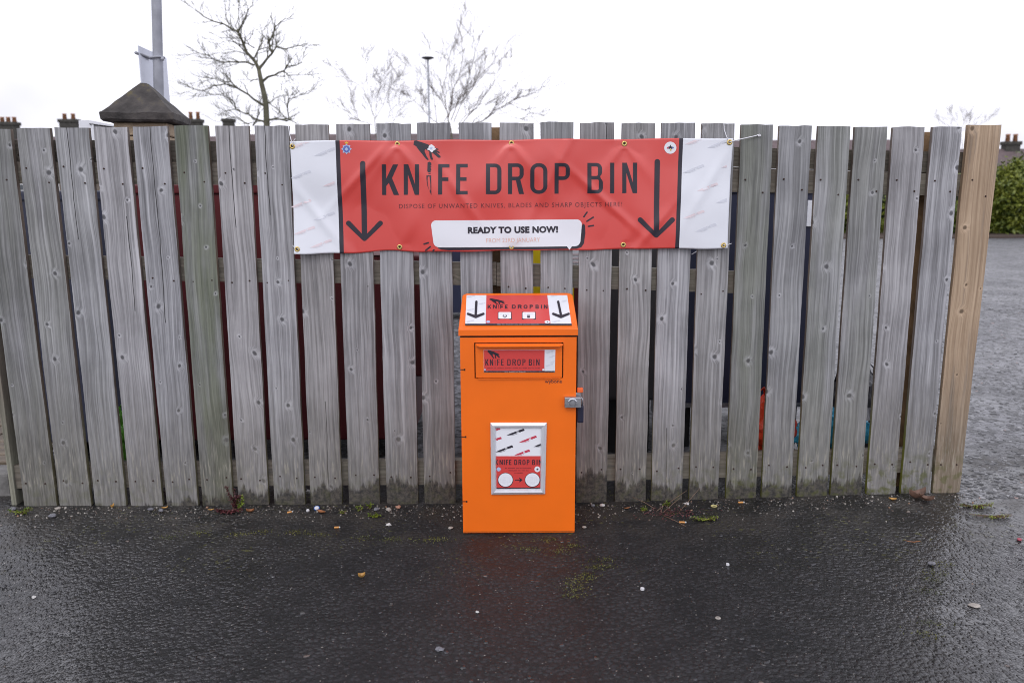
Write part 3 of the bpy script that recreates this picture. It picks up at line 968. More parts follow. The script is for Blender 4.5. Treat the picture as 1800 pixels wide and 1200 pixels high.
for a, b_ in (((1026.5, 381), (1032, 373.2)), ((1031.8, 389), (1043, 382)), ((1034.5, 398), (1043.2, 396.5)), ((745.5, 429), (753, 426.6)), ((748.5, 440), (756.5, 433.6)), ((761.5, 440.5), (762.8, 439.2))):
    prints('dash', [stroke((a, b_), 2.7)], ban, 0.0017, M_INK, banner)
# police-style star crest on the left, round emblem on the right
prints('crest', [star(609.6, 262.2, 9.4, 6.6, 8)], ban, 0.0017, M_PALEBLUE, banner)
prints('crest', [ellipse(609.6, 262.2, 5.8)], ban, 0.0026, M_BLUEPR, banner)
prints('crest', [star(609.6, 262.2, 3.8, 2.0, 6)], ban, 0.0026, M_PALEBLUE, banner)
prints('crest', [[(607, 252.8), (606.4, 249.4), (608.4, 250.6), (609.7, 248.8), (611, 250.6), (613, 249.4), (612.4, 252.8)]], ban, 0.0017, M_YELLOWPR, banner)
prints('emblem', [ellipse(1178.6, 259.8, 10.6)], ban, 0.0017, M_WHITE, banner)
prints('emblem', [[(1178.6, 254.4), (1180, 257.6), (1183, 258.2), (1181, 259.8), (1182.4, 262.6), (1178.8, 260.8), (1175.2, 262.6), (1176.4, 259.8), (1174.2, 258.2), (1177.4, 257.6)]], ban, 0.0026, M_INK, banner)
for (ex, ey, mm) in ((1174.2, 260.0, M_REDPR), (1183.2, 259.6, M_BLUEPR), (1179.2, 263.6, M_YELLOWPR)):
    prints('emblem', [ellipse(ex, ey, 1.5)], ban, 0.0026, mm, banner)
# faint knives on the white ends
for k, (tx, ty, pink) in enumerate(((554, 276, 0), (511, 316, 0), (568, 330, 1), (511, 367, 1), (552, 389, 0), (547, 437, 1), (518, 414, 1), (512, 262, 1),
                                    (1244, 262, 0), (1201, 306, 0), (1268, 297, 1), (1225, 338, 1), (1258, 359, 0), (1201, 386, 1), (1222, 409, 0), (1205, 256, 1))):
    prints('knife_print', knife_polys((tx, ty), (tx + 36, ty - 15), 6.0), ban, 0.0017, M_PINKKN if pink else M_GREYKN, banner,
           clip=(513, 250, 589, 443) if tx < 900 else (1201, 246, 1277, 435))

# brass eyelets
bm = bmesh.new()
bmesh.ops.create_circle(bm, segments=20, radius=0.0048)
def ring_mesh(R, r, n=20, m=7):
    me = bpy.data.meshes.new('eyelet')
    vs, fs = [], []
    for i in range(n):
        a = 2 * math.pi * i / n
        for j in range(m):
            c = 2 * math.pi * j / m
            vs.append(((R + r * math.cos(c)) * math.cos(a), -0.5 * r * math.sin(c), (R + r * math.cos(c)) * math.sin(a)))
    for i in range(n):
        for j in range(m):
            fs.append((i * m + j, ((i + 1) % n) * m + j, ((i + 1) % n) * m + (j + 1) % m, i * m + (j + 1) % m))
    me.from_pydata(vs, [], fs)
    me.materials.append(M_BRASS)
    me.polygons.foreach_set('use_smooth', [True] * len(fs))
    return me
bm.free()
eye = ring_mesh(0.0078, 0.0036)
disc_me = bpy.data.meshes.new('eyelet_hole')
disc_me.from_pydata([(0.0058 * math.cos(k * math.pi / 7), 0, 0.0058 * math.sin(k * math.pi / 7)) for k in range(14)], [], [tuple(range(13, -1, -1))])
M_HOLE = mat('dark_hole', (0.03, 0.027, 0.024), 0.9)
disc_me.materials.append(M_HOLE)
for (px, py) in GROM_T + GROM_B + GROM_C:
    e = link('eyelet', eye, banner)
    e.location = ban(px, py, 0.0022) - Vector(banner.location)
    h = link('eyelet_hole', disc_me, e)
    h.location = (0, 0.0004, 0)
# cord ties, and white strands that paint a lit rail edge
def strand(pix, Ys, r=0.0016):
    pts = [P(px, py, Y) for (px, py), Y in zip(pix, Ys)]
    return tube_obj('cord_and_edge_light', pts, r, M_STRAND, banner, 6)
yb_ = YBAN - 0.009
strand([(514.5, 257.5), (512, 247), (509, 236), (507, 222), (508, 216)], [yb_, yb_, YF - .006, YF + .004, YF + .03])
strand([(514.5, 257.5), (517, 246), (519, 244)], [yb_, yb_ - .003, yb_], .0012)
strand([(1281.5, 250.5), (1277, 240), (1273, 228), (1272.5, 215), (1274, 213)], [yb_, yb_, YF - .006, YF - .005, YF + .02])
strand([(1281.5, 250.5), (1292, 247), (1310, 243), (1328, 239), (1335, 236.5)], [yb_, yb_ - .004, YF - .012, YF - .008, YF - .004], .0021)
strand([(1335, 236.5), (1337, 238.5), (1334, 240), (1332, 237.5)], [YF - .006] * 4, .0026)
strand([(524.5, 437.5), (517, 434), (512, 429)], [yb_ - .014, yb_ - .004, YF + .03])
strand([(1271, 431), (1280, 430), (1286, 428)], [yb_, yb_, YF + .03])
strand([(1216, 447), (1226, 441)], [YF + .03, YF + .06], .002)
strand([(1288, 293.5), (1360, 297)], [YF + .024] * 2, .0014)  # from here, white strands stand in for light on the lower rail's edge
strand([(1360, 297), (1432, 298)], [YF + .024] * 2, .0014)
strand([(1432, 298), (1505, 301)], [YF + .024] * 2, .0014)

# ------------------------------------------------------------------ the bin
M_ORANGE = mat('orange_powder_coat', (0.86, 0.155, 0.006), 0.36, spec=0.5, var=0.06, vscale=4, bump=0.03, bscale=300)
M_STEEL = mat('galvanised_steel', (0.42, 0.43, 0.46), 0.38, metal=0.85, var=0.25, vscale=60)
M_ALU = mat('brushed_aluminium', (0.66, 0.67, 0.72), 0.30, metal=0.35, var=0.05, vscale=30)
M_LOCK = mat('navy_lock_cover', (0.012, 0.013, 0.035), 0.45)
M_TAB = mat('orange_plastic', (0.80, 0.13, 0.03), 0.4)
M_GAPSHADE = mat('gap_shade', (0.02, 0.008, 0.004), 0.8)  # near-black colour standing in for shade in gaps and slots
M_LABELRED = mat('label_red', (0.62, 0.060, 0.055), 0.3)
M_LABELRED2 = mat('label_red_lid', (0.62, 0.070, 0.065), 0.3)
YBIN = 3.047
XC = P(911.5, 760, YBIN).x
WB = 0.4546
x0b, x1b = XC - WB / 2, XC + WB / 2
zg = 0.002
Z_SEAM = P(911, 588.5, YBIN).z
Z_LIP = P(911, 577, YBIN).z
Z_BACK = P(911, 515, 3.335).z
bin_ = tag(empty('knife_drop_bin', (XC, YBIN, zg)),
           'orange steel knife drop bin with sloping lid standing in front of the fence', 'bin')
BASE = Vector((XC, YBIN, 0))
# body shell (behind the door)
YB1 = 3.332
bm = bmesh.new()
add_box(bm, x0b, x1b, YBIN + 0.004, YB1, zg, Z_SEAM - 0.006, 0.004)
body = bm_obj('body', bm, M_ORANGE, bin_)
# plinth strip below the door, and the door itself as a folded panel with the chute opening left free
zd0 = P(911, 931.5, YBIN).z
box_obj('plinth', (x0b + 0.001, x1b - 0.001, YBIN - 0.002, YBIN + 0.02, zg + 0.001, zd0 - 0.0045), M_ORANGE, bin_, 0.0015)
box_obj('bottom_seam_shade', (x0b + 0.002, x1b - 0.002, YBIN - 0.0015, YBIN + 0.0035, zd0 - 0.0045, zd0 + 0.002), M_GAPSHADE, bin_)  # dark strip painting the shade in the seam below the door
box_obj('lid_seam_shade', (x0b + 0.002, x1b - 0.002, YBIN - 0.0045, YBIN + 0.0035, Z_SEAM - 0.0085, Z_SEAM + 0.001), M_GAPSHADE, bin_)  # dark strip painting the shade under the lid
def fp(px, py):
    return P(px, py, YBIN)
fx0, fx1 = fp(834, 630).x, fp(990, 630).x
fz0, fz1 = fp(911, 663.5).z, fp(911, 601).z
bm = bmesh.new()
yd0, yd1 = YBIN - 0.010, YBIN + 0.003
add_box(bm, x0b + 0.001, fx0, yd0, yd1, zd0, Z_SEAM - 0.008)
add_box(bm, fx1, x1b - 0.001, yd0, yd1, zd0, Z_SEAM - 0.008)
add_box(bm, fx0, fx1, yd0, yd1, zd0, fz0)
add_box(bm, fx0, fx1, yd0, yd1, fz1, Z_SEAM - 0.008)
bmesh.ops.remove_doubles(bm, verts=bm.verts, dist=1e-5)
door = bm_obj('door', bm, M_ORANGE, bin_)
# dark sheet behind the flap, standing in for shade in the recess
box_obj('chute_shade_sheet', (fx0 - .002, fx1 + .002, YBIN + 0.0005, YBIN + 0.0038, fz0 - .002, fz1 + .002), M_GAPSHADE, bin_)
flap = empty('flap', Vector((XC, yd0, fz0)) - Vector(bin_.location), bin_)
bm = bmesh.new()
add_box(bm, fx0 + 0.0045, fx1 - 0.0045, yd0 - 0.003, yd0 + 0.006, fz0 + 0.003, fz1 - 0.004, 0.002)
fl = bm_obj('flap_panel', bm, M_ORANGE, flap)
# handle lip folded out along the top of the flap
lx0, lx1 = fp(837, 604).x, fp(989, 604).x
vs, fs = [], []
prof = [(yd0 - 0.003, fz1 - 0.0055), (yd0 - 0.020, fz1 - 0.006), (yd0 - 0.027, fz1 - 0.0095), (yd0 - 0.027, fz1 - 0.012), (yd0 - 0.019, fz1 - 0.0085), (yd0 - 0.003, fz1 - 0.008)]
nseg = 24
for k in range(nseg + 1):
    t = k / nseg
    x = lx0 + (lx1 - lx0) * t
    e = min(t, 1 - t) * (lx1 - lx0)
    f = 1 if e > 0.02 else math.sqrt(max(0, 1 - ((0.02 - e) / 0.02) ** 2)) * 0.85 + 0.15
    for (yy, zz) in prof:
        vs.append((x, yd0 - 0.003 + (yy - yd0 + 0.003) * f, zz))
n = len(prof)
for k in range(nseg):
    for e in range(n):
        a, b_ = k * n + e, k * n + (e + 1) % n
        fs.append((a, b_, b_ + n, a + n))
fs += [tuple(range(n - 1, -1, -1)), tuple(nseg * n + k for k in range(n))]
mesh_obj('handle_lip', vs, fs, M_ORANGE, flap)
box_obj('bottom_lip', (fp(840, 664).x, fp(985, 664).x, yd0 - 0.006, yd0 - 0.0005, fz0 - 0.0025, fz0 + 0.0015), M_ORANGE, flap, 0.001)
# hinge slots in the left edge of the door
for py in (649.5, 767.5, 881):
    c = P(813, py, yd0)
    hs_ = box_obj('hinge_slot', (x0b + 0.0012, x0b + 0.019, yd0 - 0.0008, yd0 + 0.001, c.z - 0.0018, c.z + 0.0018), M_GAPSHADE, door)
    box_obj('hinge_slot', (x0b + 0.0145, x0b + 0.020, yd0 - 0.0012, yd0 - 0.0004, c.z - 0.0038, c.z + 0.0038), M_GAPSHADE, door)
# sloping lid with a folded front lip and rounded back corners
bm = bmesh.new()
lw = 0.004
xa, xb = x0b - lw, x1b + lw
yl0 = YBIN - 0.014
yl1 = 3.336
zl = Z_LIP
def lid_loop(inset, dz):
    r = 0.022
    pts = [(xa + inset, yl0 + inset, zl + dz)]
    nn = []
    pts += [(xb - inset, yl0 + inset, zl + dz)]
    for k in range(5):
        a = math.radians(90 * k / 4)
        yy = yl1 - r + r * math.sin(a)
        nn.append((xb - r + r * math.cos(a) - inset, yy - inset))
    for k in range(5):
        a = math.radians(90 + 90 * k / 4)
        yy = yl1 - r + r * math.sin(a)
        nn.append((xa + r + r * math.cos(a) + inset, yy - inset))
    for (xx, yy) in nn:
        t = (yy - yl0) / (yl1 - yl0)
        pts.append((xx, yy, zl + (Z_BACK - zl) * t + dz))
    return pts
top = [bm.verts.new(p) for p in lid_loop(0.0025, 0)]
edge = [bm.verts.new(p) for p in lid_loop(0, -0.0028)]
bot = [bm.verts.new((v.co.x, v.co.y, (Z_SEAM if v.co.y < YBIN + 0.01 else v.co.z - (Z_LIP - Z_SEAM)))) for v in edge]
n = len(top)
bm.faces.new(top)
for k in range(n):
    bm.faces.new((edge[k], edge[(k + 1) % n], top[(k + 1) % n], top[k]))
    bm.faces.new((bot[k], bot[(k + 1) % n], edge[(k + 1) % n], edge[k]))
bm.faces.new(bot[::-1])
lid = bm_obj('lid', bm, M_ORANGE, bin_)
# side cheeks closing the wedge between body and lid
for xx in (x0b + 0.002, x1b - 0.004):
    q = [(YBIN + 0.006, Z_SEAM - 0.008), (yl1 - 0.006, Z_SEAM - 0.008), (yl1 - 0.006, Z_BACK - 0.02), (YBIN + 0.006, Z_SEAM - 0.001)]
    vs = [(xx, a, c) for a, c in q] + [(xx + 0.002, a, c) for a, c in q]
    mesh_obj('side_cheek', vs, [(3, 2, 1, 0), (4, 5, 6, 7), (0, 1, 5, 4), (1, 2, 6, 5), (2, 3, 7, 6), (3, 0, 4, 7)], M_ORANGE, bin_)

# printed label on the lid
lp0 = Vector((XC, yl0, zl))
ln = Vector((0, -(Z_BACK - zl), (yl1 - yl0))).normalized()
def lidmap(px, py, off=0.0):
    return on_plane(px, py, lp0, ln) + ln * off
lab = empty('lid_label', lidmap(911, 545) - Vector(bin_.location), bin_)
quad = lambda a, b_, c, d: [[a, b_, c, d]]
prints('label_sheet', quad((820.2, 519), (997, 519), (1004.6, 569.5), (817.8, 569.5)), lidmap, 0.0008, M_VINYL, lab)
prints('label_panel', quad((855, 519.3), (962, 519.3), (967.6, 569), (853.8, 569)), lidmap, 0.0016, M_LABELRED2, lab)
prints('label_strip', quad((817.8, 569.3), (1004.6, 569.3), (1005.2, 572.4), (817.4, 572.4)), lidmap, 0.0016, M_INK, lab)
lt = []
bx = [('K', 857.2, 863.6), ('N', 866.6, 873.2), ('F', 879.3, 884.4), ('E', 887.6, 892.2), ('D', 899.8, 906.6), ('R', 910.2, 917.2), ('O', 920.4, 927.2), ('P', 931.0, 937.2), ('B', 941.2, 947.4), ('I', 951, 952.7), ('N', 956, 962.4)]
for ch, a, b_ in bx:
    lt += glyph(ch, a, b_, 536.4, 543.2, 1.7)
lt.append([(876, 536), (877.2, 536), (877.2, 543.4), (876.4, 543.4)])
prints('label_lettering', lt, lidmap, 0.0024, M_INK, lab)
prints('hand_print', hand_polys(860.3, 525.2, 887.8, 536), lidmap, 0.0024, M_INK, lab)
for (ax, ay, bx_, by, hw) in ((837.4, 529, 836.2, 560.2, 13.6), (981.2, 529, 986, 560.2, 13.6)):
    prints('arrow', [arrow_outline(ax, ay, bx_, by, 4.2, hw, 8)], lidmap, 0.0024, M_INK, lab)
for cx in (887.2, 929.6):
    prints('card_shadow', [[(cx - 12, 549), (cx - 8, 549), (cx - 8, 562.2), (cx - 12, 562)], [(cx + 8, 549), (cx + 12, 549), (cx + 12.4, 562), (cx + 8, 562.2)]], lidmap, 0.0024, M_INK, lab)
    prints('card', [rrect(cx - 11, 549.6, cx + 11, 561.2, 1.5)], lidmap, 0.0031, M_WHITE, lab)
hx, hy = 887.4, 557.0
heart = [(hx, hy + 3), (hx - 3.4, hy + .4), (hx - 3.9, hy - 1.2), (hx - 2.4, hy - 2.3), (hx, hy - 1.3), (hx + 2.4, hy - 2.3), (hx + 3.9, hy - 1.2), (hx + 3.4, hy + .4)]
prints('heart_mark', [heart, [(hx + (a - hx) * .62, hy + (b_ - hy) * .55) for a, b_ in heart]], lidmap, 0.0038, M_INK, lab)
prints('bin_mark', [rrect(926.6, 556.4, 931.6, 559.8, .5), [(926.2, 555), (932, 555), (932, 555.8), (926.2, 555.8)]], lidmap, 0.0038, M_INK, lab)
prints('emblem', [ellipse(858.2, 566.3, 3.4, 2.0)], lidmap, 0.0024, M_PALEBLUE, lab)
prints('emblem', [ellipse(962, 566.6, 4.8, 2.6)], lidmap, 0.0024, M_WHITE, lab)
prints('emblem', [ellipse(962.4, 566.6, 1.3, .7)], lidmap, 0.0031, M_INK, lab)
for k, (tx, ty) in enumerate(((820.5, 523), (841, 535.5), (819.5, 546.5), (819, 566.5), (966.5, 522), (986, 531), (970.5, 566.5), (988.5, 555))):
    prints('knife_print', knife_polys((tx, ty), (tx + 14, ty - 3.0), 2.2), lidmap, 0.0016, M_GREYKN, lab, clip=(819, 519.5, 853, 569) if tx < 900 else (968, 519.5, 997, 569))
def greek(name, x0, x1, y, h, mapper, off, m, par, words, slope=0.0):
    """lines of type too small to read: short word-long dashes"""
    polys, x = [], x0
    tot = sum(words) + 0.9 * (len(words) - 1)
    k = (x1 - x0) / tot
    for w in words:
        for q in range(max(1, int(w))):
            cw = w * k / max(1, int(w))
            hh = h * random.uniform(.6, 1)
            polys.append([(x + .12 * cw, y - hh), (x + .78 * cw, y - hh), (x + .78 * cw, y), (x + .12 * cw, y)])
            x += cw
        x += 0.9 * k
    prints(name, polys, mapper, off, m, par)
greek('small_print', 874, 948, 571.4, .9, lidmap, 0.0024, M_GREYKN, lab, [4, 3, 8, 4, 3, 7, 9])
for cx in (887.2, 929.6):
    greek('small_print', cx - 8, cx + 8, 553.2, .7, lidmap, 0.0038, M_GREYKN, lab, [3, 5, 3])

# printed label on the flap
yfl = yd0 - 0.003
def flapmap(px, py, off=0.0):
    return P(px, py, yfl) + Vector((0, -off, 0))
fb = empty('flap_label', flapmap(913, 634) - Vector(bin_.location), bin_)
prints('label_sheet', quad((850.2, 614.2), (976.2, 614.2), (975.4, 654.2), (850.6, 654.2)), flapmap, 0.0008, M_VINYL, fb)
prints('label_panel', quad((850.6, 614.6), (957.4, 614.6), (956.8, 651.4), (851, 651.4)), flapmap, 0.0014, M_LABELRED, fb)
prints('label_strip', quad((850.8, 651.6), (975.2, 651.6), (975, 654), (851, 654)), flapmap, 0.0014, M_INK, fb)
lt = []
for ch, a, b_ in (('K', 853.2, 858.8), ('N', 861.2, 866.8), ('F', 874, 878.4), ('E', 881, 885.4), ('D', 891.8, 897.6), ('R', 900.8, 906.8), ('O', 909.4, 915.2), ('P', 918.4, 923.6), ('B', 929.6, 935), ('I', 937.8, 939.2), ('N', 942.6, 948.4)):
    lt += glyph(ch, a, b_, 630.8, 642, 1.5)
lt.append([(869.6, 632.4), (870.8, 632.4), (870.8, 642.2), (870.2, 641)])
prints('label_lettering', lt, flapmap, 0.0020, M_INK, fb)
prints('hand_print', hand_polys(857, 614.8, 879, 630.2), flapmap, 0.0020, M_INK, fb)
greek('small_print', 856, 949, 647.3, 1.3, flapmap, 0.0020, M_DULLRED, fb, [7, 2, 8, 7, 6, 3, 5, 7, 5])
greek('small_print', 887, 924, 653.2, .9, flapmap, 0.0020, M_GREYKN, fb, [4, 6, 3, 7])
prints('emblem', [ellipse(852.6, 649.4, 1.5)], flapmap, 0.0020, M_PALEBLUE, fb)
prints('emblem', [ellipse(954.8, 649.4, 1.7)], flapmap, 0.0020, M_WHITE, fb)
for tx, ty in ((959.5, 621), (964, 629), (959, 644), (966, 638)):
    prints('knife_print', knife_polys((tx, ty), (tx + 13, ty - 5), 2.4), flapmap, 0.0014, M_GREYKN, fb, clip=(958.5, 615, 975, 651))
def doormap(px, py, off=0.0):
    return P(px, py, yd0) + Vector((0, -off, 0))
lay('maker_lettering', text_2d('wybone', 957.6, 988, 672.8, 672.8, 6.2, 0.004, 1.0), doormap, 0.0008, M_INK, door)

# snap frame with a poster in it
frame = empty('poster_frame', doormap(911, 805) - Vector(bin_.location), bin_)
O = [(862.2, 742.2), (961, 742), (958, 866.8), (863.6, 868)]
I = [(872.0, 751.6), (950.6, 751.4), (949.4, 857.6), (872.6, 858.2)]
Om = [tuple(a + (b_ - a) * .45 for a, b_ in zip(p, q)) for p, q in zip(O, I)]
Oq = [tuple(a + (b_ - a) * .82 for a, b_ in zip(p, q)) for p, q in zip(O, I)]
loops = [[doormap(*p, 0.0005) for p in O], [doormap(*p, 0.007) for p in O], [doormap(*p, 0.0135) for p in Om], [doormap(*p, 0.0115) for p in Oq], [doormap(*p, 0.0042) for p in I]]
for k in range(4):
    vs = []
    for lp in loops:
        vs += [lp[k], lp[(k + 1) % 4]]
    fs = [(2 * j, 2 * j + 1, 2 * j + 3, 2 * j + 2)[::-1] for j in range(4)]
    r = mesh_obj('frame_rail', vs, fs, M_ALU, frame)
prints('poster', [I], doormap, 0.0040, M_WHITE, frame)
prints('poster_panel', quad((872.3, 800.6), (950.2, 800.4), (949.6, 857.2), (872.8, 857.8)), doormap, 0.0047, M_LABELRED, frame)
prints('poster_strip', quad((872.8, 856.0), (949.6, 855.6), (949.5, 857.2), (872.8, 857.8)), doormap, 0.0053, M_INK, frame)
lt = []
for ch, a, b_ in (('K', 870, 875.6), ('N', 878.2, 883.8), ('I', 885.6, 887.2), ('F', 889.4, 893.2), ('E', 895.0, 899.0), ('D', 904, 909), ('R', 911.4, 916.4), ('O', 918.4, 923.6), ('P', 926, 930.6), ('B', 935.4, 940.6), ('I', 943.2, 944.8), ('N', 947, 952.5)):
    lt += glyph(ch, a, b_, 807, 815.8, 1.4)
prints('poster_lettering', lt, doormap, 0.0053, M_INK, frame, clip=(872.6, 800, 950, 858))
for (w, y, a, b_) in (([2, 7, 3, 2, 9], 822.2, 888, 934), ([8, 2, 3, 3], 826.4, 894, 930), ([8], 830.4, 904, 920)):
    greek('small_print', a, b_, y, 1.4, doormap, 0.0053, M_DULLRED, frame, w)
for cx in (888.6, 935.8):
    prints('disc_edge', [ellipse(cx, 842.4, 13.6, 12.8)], doormap, 0.0053, M_INK, frame, clip=(872.6, 800, 949.4, 858))
    prints('disc', [ellipse(cx, 842.0, 12.6, 11.8)], doormap, 0.0059, M_WHITE, frame, clip=(872.6, 800, 949.0, 858))
    for q, yy in enumerate((838.4, 842, 845.6, 849)):
        hw = (8.4, 10, 10, 5.5)[q]
        greek('small_print', cx - hw, cx + hw, yy, 1.2, doormap, 0.0065, M_GREYKN, frame, [3, 6, 2, 4] if q < 3 else [5, 3])
prints('poster_arrow', [[(905, 841.8), (914.6, 841.6), (912.2, 839.2), (913.2, 838.4), (918.6, 842.2), (913.4, 846.2), (912.2, 845.4), (914.6, 843.0), (905, 843.0)]], doormap, 0.0053, M_INK, frame)
prints('emblem', [star(876.8, 823.6, 4.2, 3.0, 8)], doormap, 0.0053, M_PALEBLUE, frame)
prints('emblem', [ellipse(944.4, 823.4, 5.0)], doormap, 0.0053, M_WHITE, frame, clip=(872.6, 800, 949.4, 858))
prints('emblem', [star(944.6, 823.6, 2.4, 1.0, 5)], doormap, 0.0059, M_INK, frame)
for tip, butt, m_ in (((890.8, 766), (921.6, 754.2), M_INK), ((912.4, 778.6), (943, 766.2), M_REDPR), ((871.6, 795.4), (901.4, 783.2), M_INK), ((904.6, 801), (931.2, 790.6), M_REDPR),
                      ((938.4, 786.2), (969, 774), M_INK), ((851, 780.4), (881.4, 768.6), M_REDPR), ((848, 764), (879, 752), M_REDPR)):
    prints('knife_print', knife_polys(tip, butt, 5.0), doormap, 0.0047, m_, frame, clip=(872.4, 751.8, 950.2, 800.3))

# hasp, orange tag and padlock on the right edge
hasp = empty('hasp', doormap(1005, 705) - Vector(bin_.location), bin_)
a, b_ = doormap(992, 714), doormap(1020.5, 696)
box_obj('hasp_plate', (a.x, b_.x, yd0 - 0.022, yd0 - 0.0005, a.z, b_.z), M_STEEL, hasp, 0.002)
c = doormap(1005.5, 705.5)
bm = bmesh.new()
bmesh.ops.create_cone(bm, segments=20, radius1=0.0125, radius2=0.0105, depth=0.007, cap_ends=True)
bmesh.ops.rotate(bm, verts=bm.verts, matrix=Matrix.Rotation(math.pi / 2, 3, 'X'))
bmesh.ops.translate(bm, verts=bm.verts, vec=Vector((c.x, yd0 - 0.0255, c.z)))
bm_obj('hasp_bolt', bm, M_STEEL, hasp)
tube_obj('hasp_collar', [(c.x + 0.0165 * math.cos(t), yd0 - 0.0235, c.z + 0.0165 * math.sin(t)) for t in [math.radians(q) for q in range(20, 161, 10)]], 0.0025, M_ALU, hasp, 6)
xr = x1b + 0.001
box_obj('hasp_bracket', (xr - 0.012, xr + 0.017, YBIN + 0.0, YBIN + 0.005, doormap(1000, 702).z, doormap(1000, 691).z), M_STEEL, hasp, 0.001)
a, b_ = doormap(1014.8, 691), doormap(1025.6, 682.6)
box_obj('tag', (a.x, b_.x, YBIN - 0.006, YBIN + 0.012, a.z, b_.z), M_TAB, hasp, 0.005, 3)

lock = tag(empty('padlock', doormap(1021, 727)), 'dark navy padlock hanging from the hasp on the orange bin', 'padlock')
a, b_ = doormap(1014.8, 743), doormap(1026.2, 713)
box_obj('lock_body', (a.x, b_.x, YBIN - 0.012, YBIN + 0.014, a.z, b_.z), M_LOCK, lock, 0.006, 3)
cx, zt = (a.x + b_.x) / 2, b_.z
tube_obj('shackle', [(cx - 0.008, YBIN + 0.001, zt - 0.004), (cx - 0.008, YBIN + 0.001, zt + 0.022), (cx - 0.004, YBIN + 0.001, zt + 0.030), (cx + 0.004, YBIN + 0.001, zt + 0.030), (cx + 0.008, YBIN + 0.001, zt + 0.022), (cx + 0.008, YBIN + 0.001, zt - 0.004)], 0.0033, M_STEEL, lock, 8)

# ------------------------------------------------------------------ behind the fence: recycling banks, bags, a wheelie bin
M_BANKRED = mat('maroon_paint', (0.105, 0.012, 0.016), 0.45, var=0.15, vscale=4)
M_BANKNAVY = mat('navy_paint', (0.020, 0.024, 0.052), 0.45, var=0.15, vscale=4)
M_BANKGREY = mat('charcoal_paint', (0.050, 0.047, 0.052), 0.5, var=0.15, vscale=4)
M_YELLOW = mat('yellow_paint', (0.75, 0.56, 0.01), 0.4)
M_PALEPINK = mat('faded_label', (0.50, 0.34, 0.36), 0.5, var=0.1, vscale=20)
M_RUBBER = mat('black_rubber', (0.015, 0.015, 0.016), 0.7)

def bank(name, label, px0, px1, Y0, Y1, ztop, m, z0=0.10, group=None, flap=True):
    a, b_ = P(px0, 500, Y0).x, P(px1, 500, Y0).x
    t = tag(empty(name, ((a + b_) / 2, (Y0 + Y1) / 2, g((a + b_) / 2, Y0))), label, 'recycling bank', group)
    box_obj('body', (a, b_, Y0, Y1, z0, ztop), m, t, 0.02, 3)
    box_obj('roof_rim', (a - 0.012, b_ + 0.012, Y0 - 0.012, Y1 + 0.012, ztop - 0.035, ztop + 0.012), m, t, 0.008)
    for xx in (a + 0.06, b_ - 0.06 - 0.08):
        box_obj('foot', (xx, xx + 0.08, Y0 + 0.05, Y1 - 0.05, -0.005, z0 + 0.01), M_RUBBER, t, 0.004)
    if flap:
        c = (a + b_) / 2
        w = min(0.28, (b_ - a) * 0.36)
        h = box_obj('deposit_hatch', (c - w, c + w, Y1 - 0.005, Y1 + 0.03, ztop - 0.42, ztop - 0.14), m, t, 0.01)
        tube_obj('hatch_handle', [(c - w * .5, Y1 + .03, ztop - .30), (c - w * .5, Y1 + .06, ztop - .30), (c + w * .5, Y1 + .06, ztop - .30), (c + w * .5, Y1 + .03, ztop - .30)], 0.009, M_STEEL, h)
    return t
bank('textile_bank', 'dark purple-navy bank behind the fence left of the maroon bank', 30, 222, 3.95, 4.8, 1.37, M_BANKNAVY, group='recycling banks behind the fence')
rb = bank('textile_bank', 'wide maroon bank seen through the gaps left of the orange bin', 236, 716, 3.98, 4.9, 1.40, M_BANKRED, group='recycling banks behind the fence')
a, b_ = P(716, 500, 4.06).x, P(772, 500, 4.06).x
box_obj('side_hopper', (a - 0.01, b_, 4.06, 4.7, 0.42, 1.05), M_BANKRED, rb, 0.01)
a, b_, c = P(640, 405, 3.975), P(715, 448, 3.975), 0
box_obj('faded_label', (a.x, b_.x, 3.972, 3.9795, b_.z, a.z), M_PALEPINK, rb)
yb4 = bank('textile_bank', 'narrow maroon bank with a yellow panel directly behind the orange bin', 905, 1030, 3.98, 4.6, 1.22, M_BANKRED, group='recycling banks behind the fence')
a, b_ = P(912, 436, 3.975), P(1008.5, 545, 3.975)
box_obj('yellow_panel', (a.x, b_.x, 3.97, 3.9795, b_.z, a.z), M_YELLOW, yb4)
a, b_ = P(1002, 425, 3.97), P(1022, 470, 3.97)
box_obj('paper_label', (a.x, b_.x, 3.962, 3.9685, b_.z, a.z), M_VINYL, yb4)
for k in range(3):
    q = P(1004, 447 + 7 * k, 3.96)
    box_obj('label_mark', (q.x + 0.003, q.x + 0.040, 3.9595, 3.9615, q.z - 0.004, q.z + 0.004), M_PINKKN, yb4)
bank('textile_bank', 'charcoal grey bank just right of the orange bin, behind the fence', 1046, 1172, 4.0, 4.7, 1.22, M_BANKGREY, z0=0.30, group='recycling banks behind the fence')
nb_ = bank('textile_bank', 'navy bank behind the fence under the right end of the banner', 1178, 1442, 4.05, 4.9, 1.39, M_BANKNAVY, z0=0.26, group='recycling banks behind the fence')
box_obj('rub_strip', (P(1180, 700, 4.04).x, P(1440, 700, 4.04).x, 4.038, 4.0495, P(1200, 716, 4.04).z, P(1200, 709, 4.04).z), M_STEEL, nb_)
a, b_ = P(1421, 352, 4.04), P(1436, 398, 4.04)
box_obj('paper_label', (a.x, b_.x, 4.042, 4.0495, b_.z, a.z), M_VINYL, nb_)

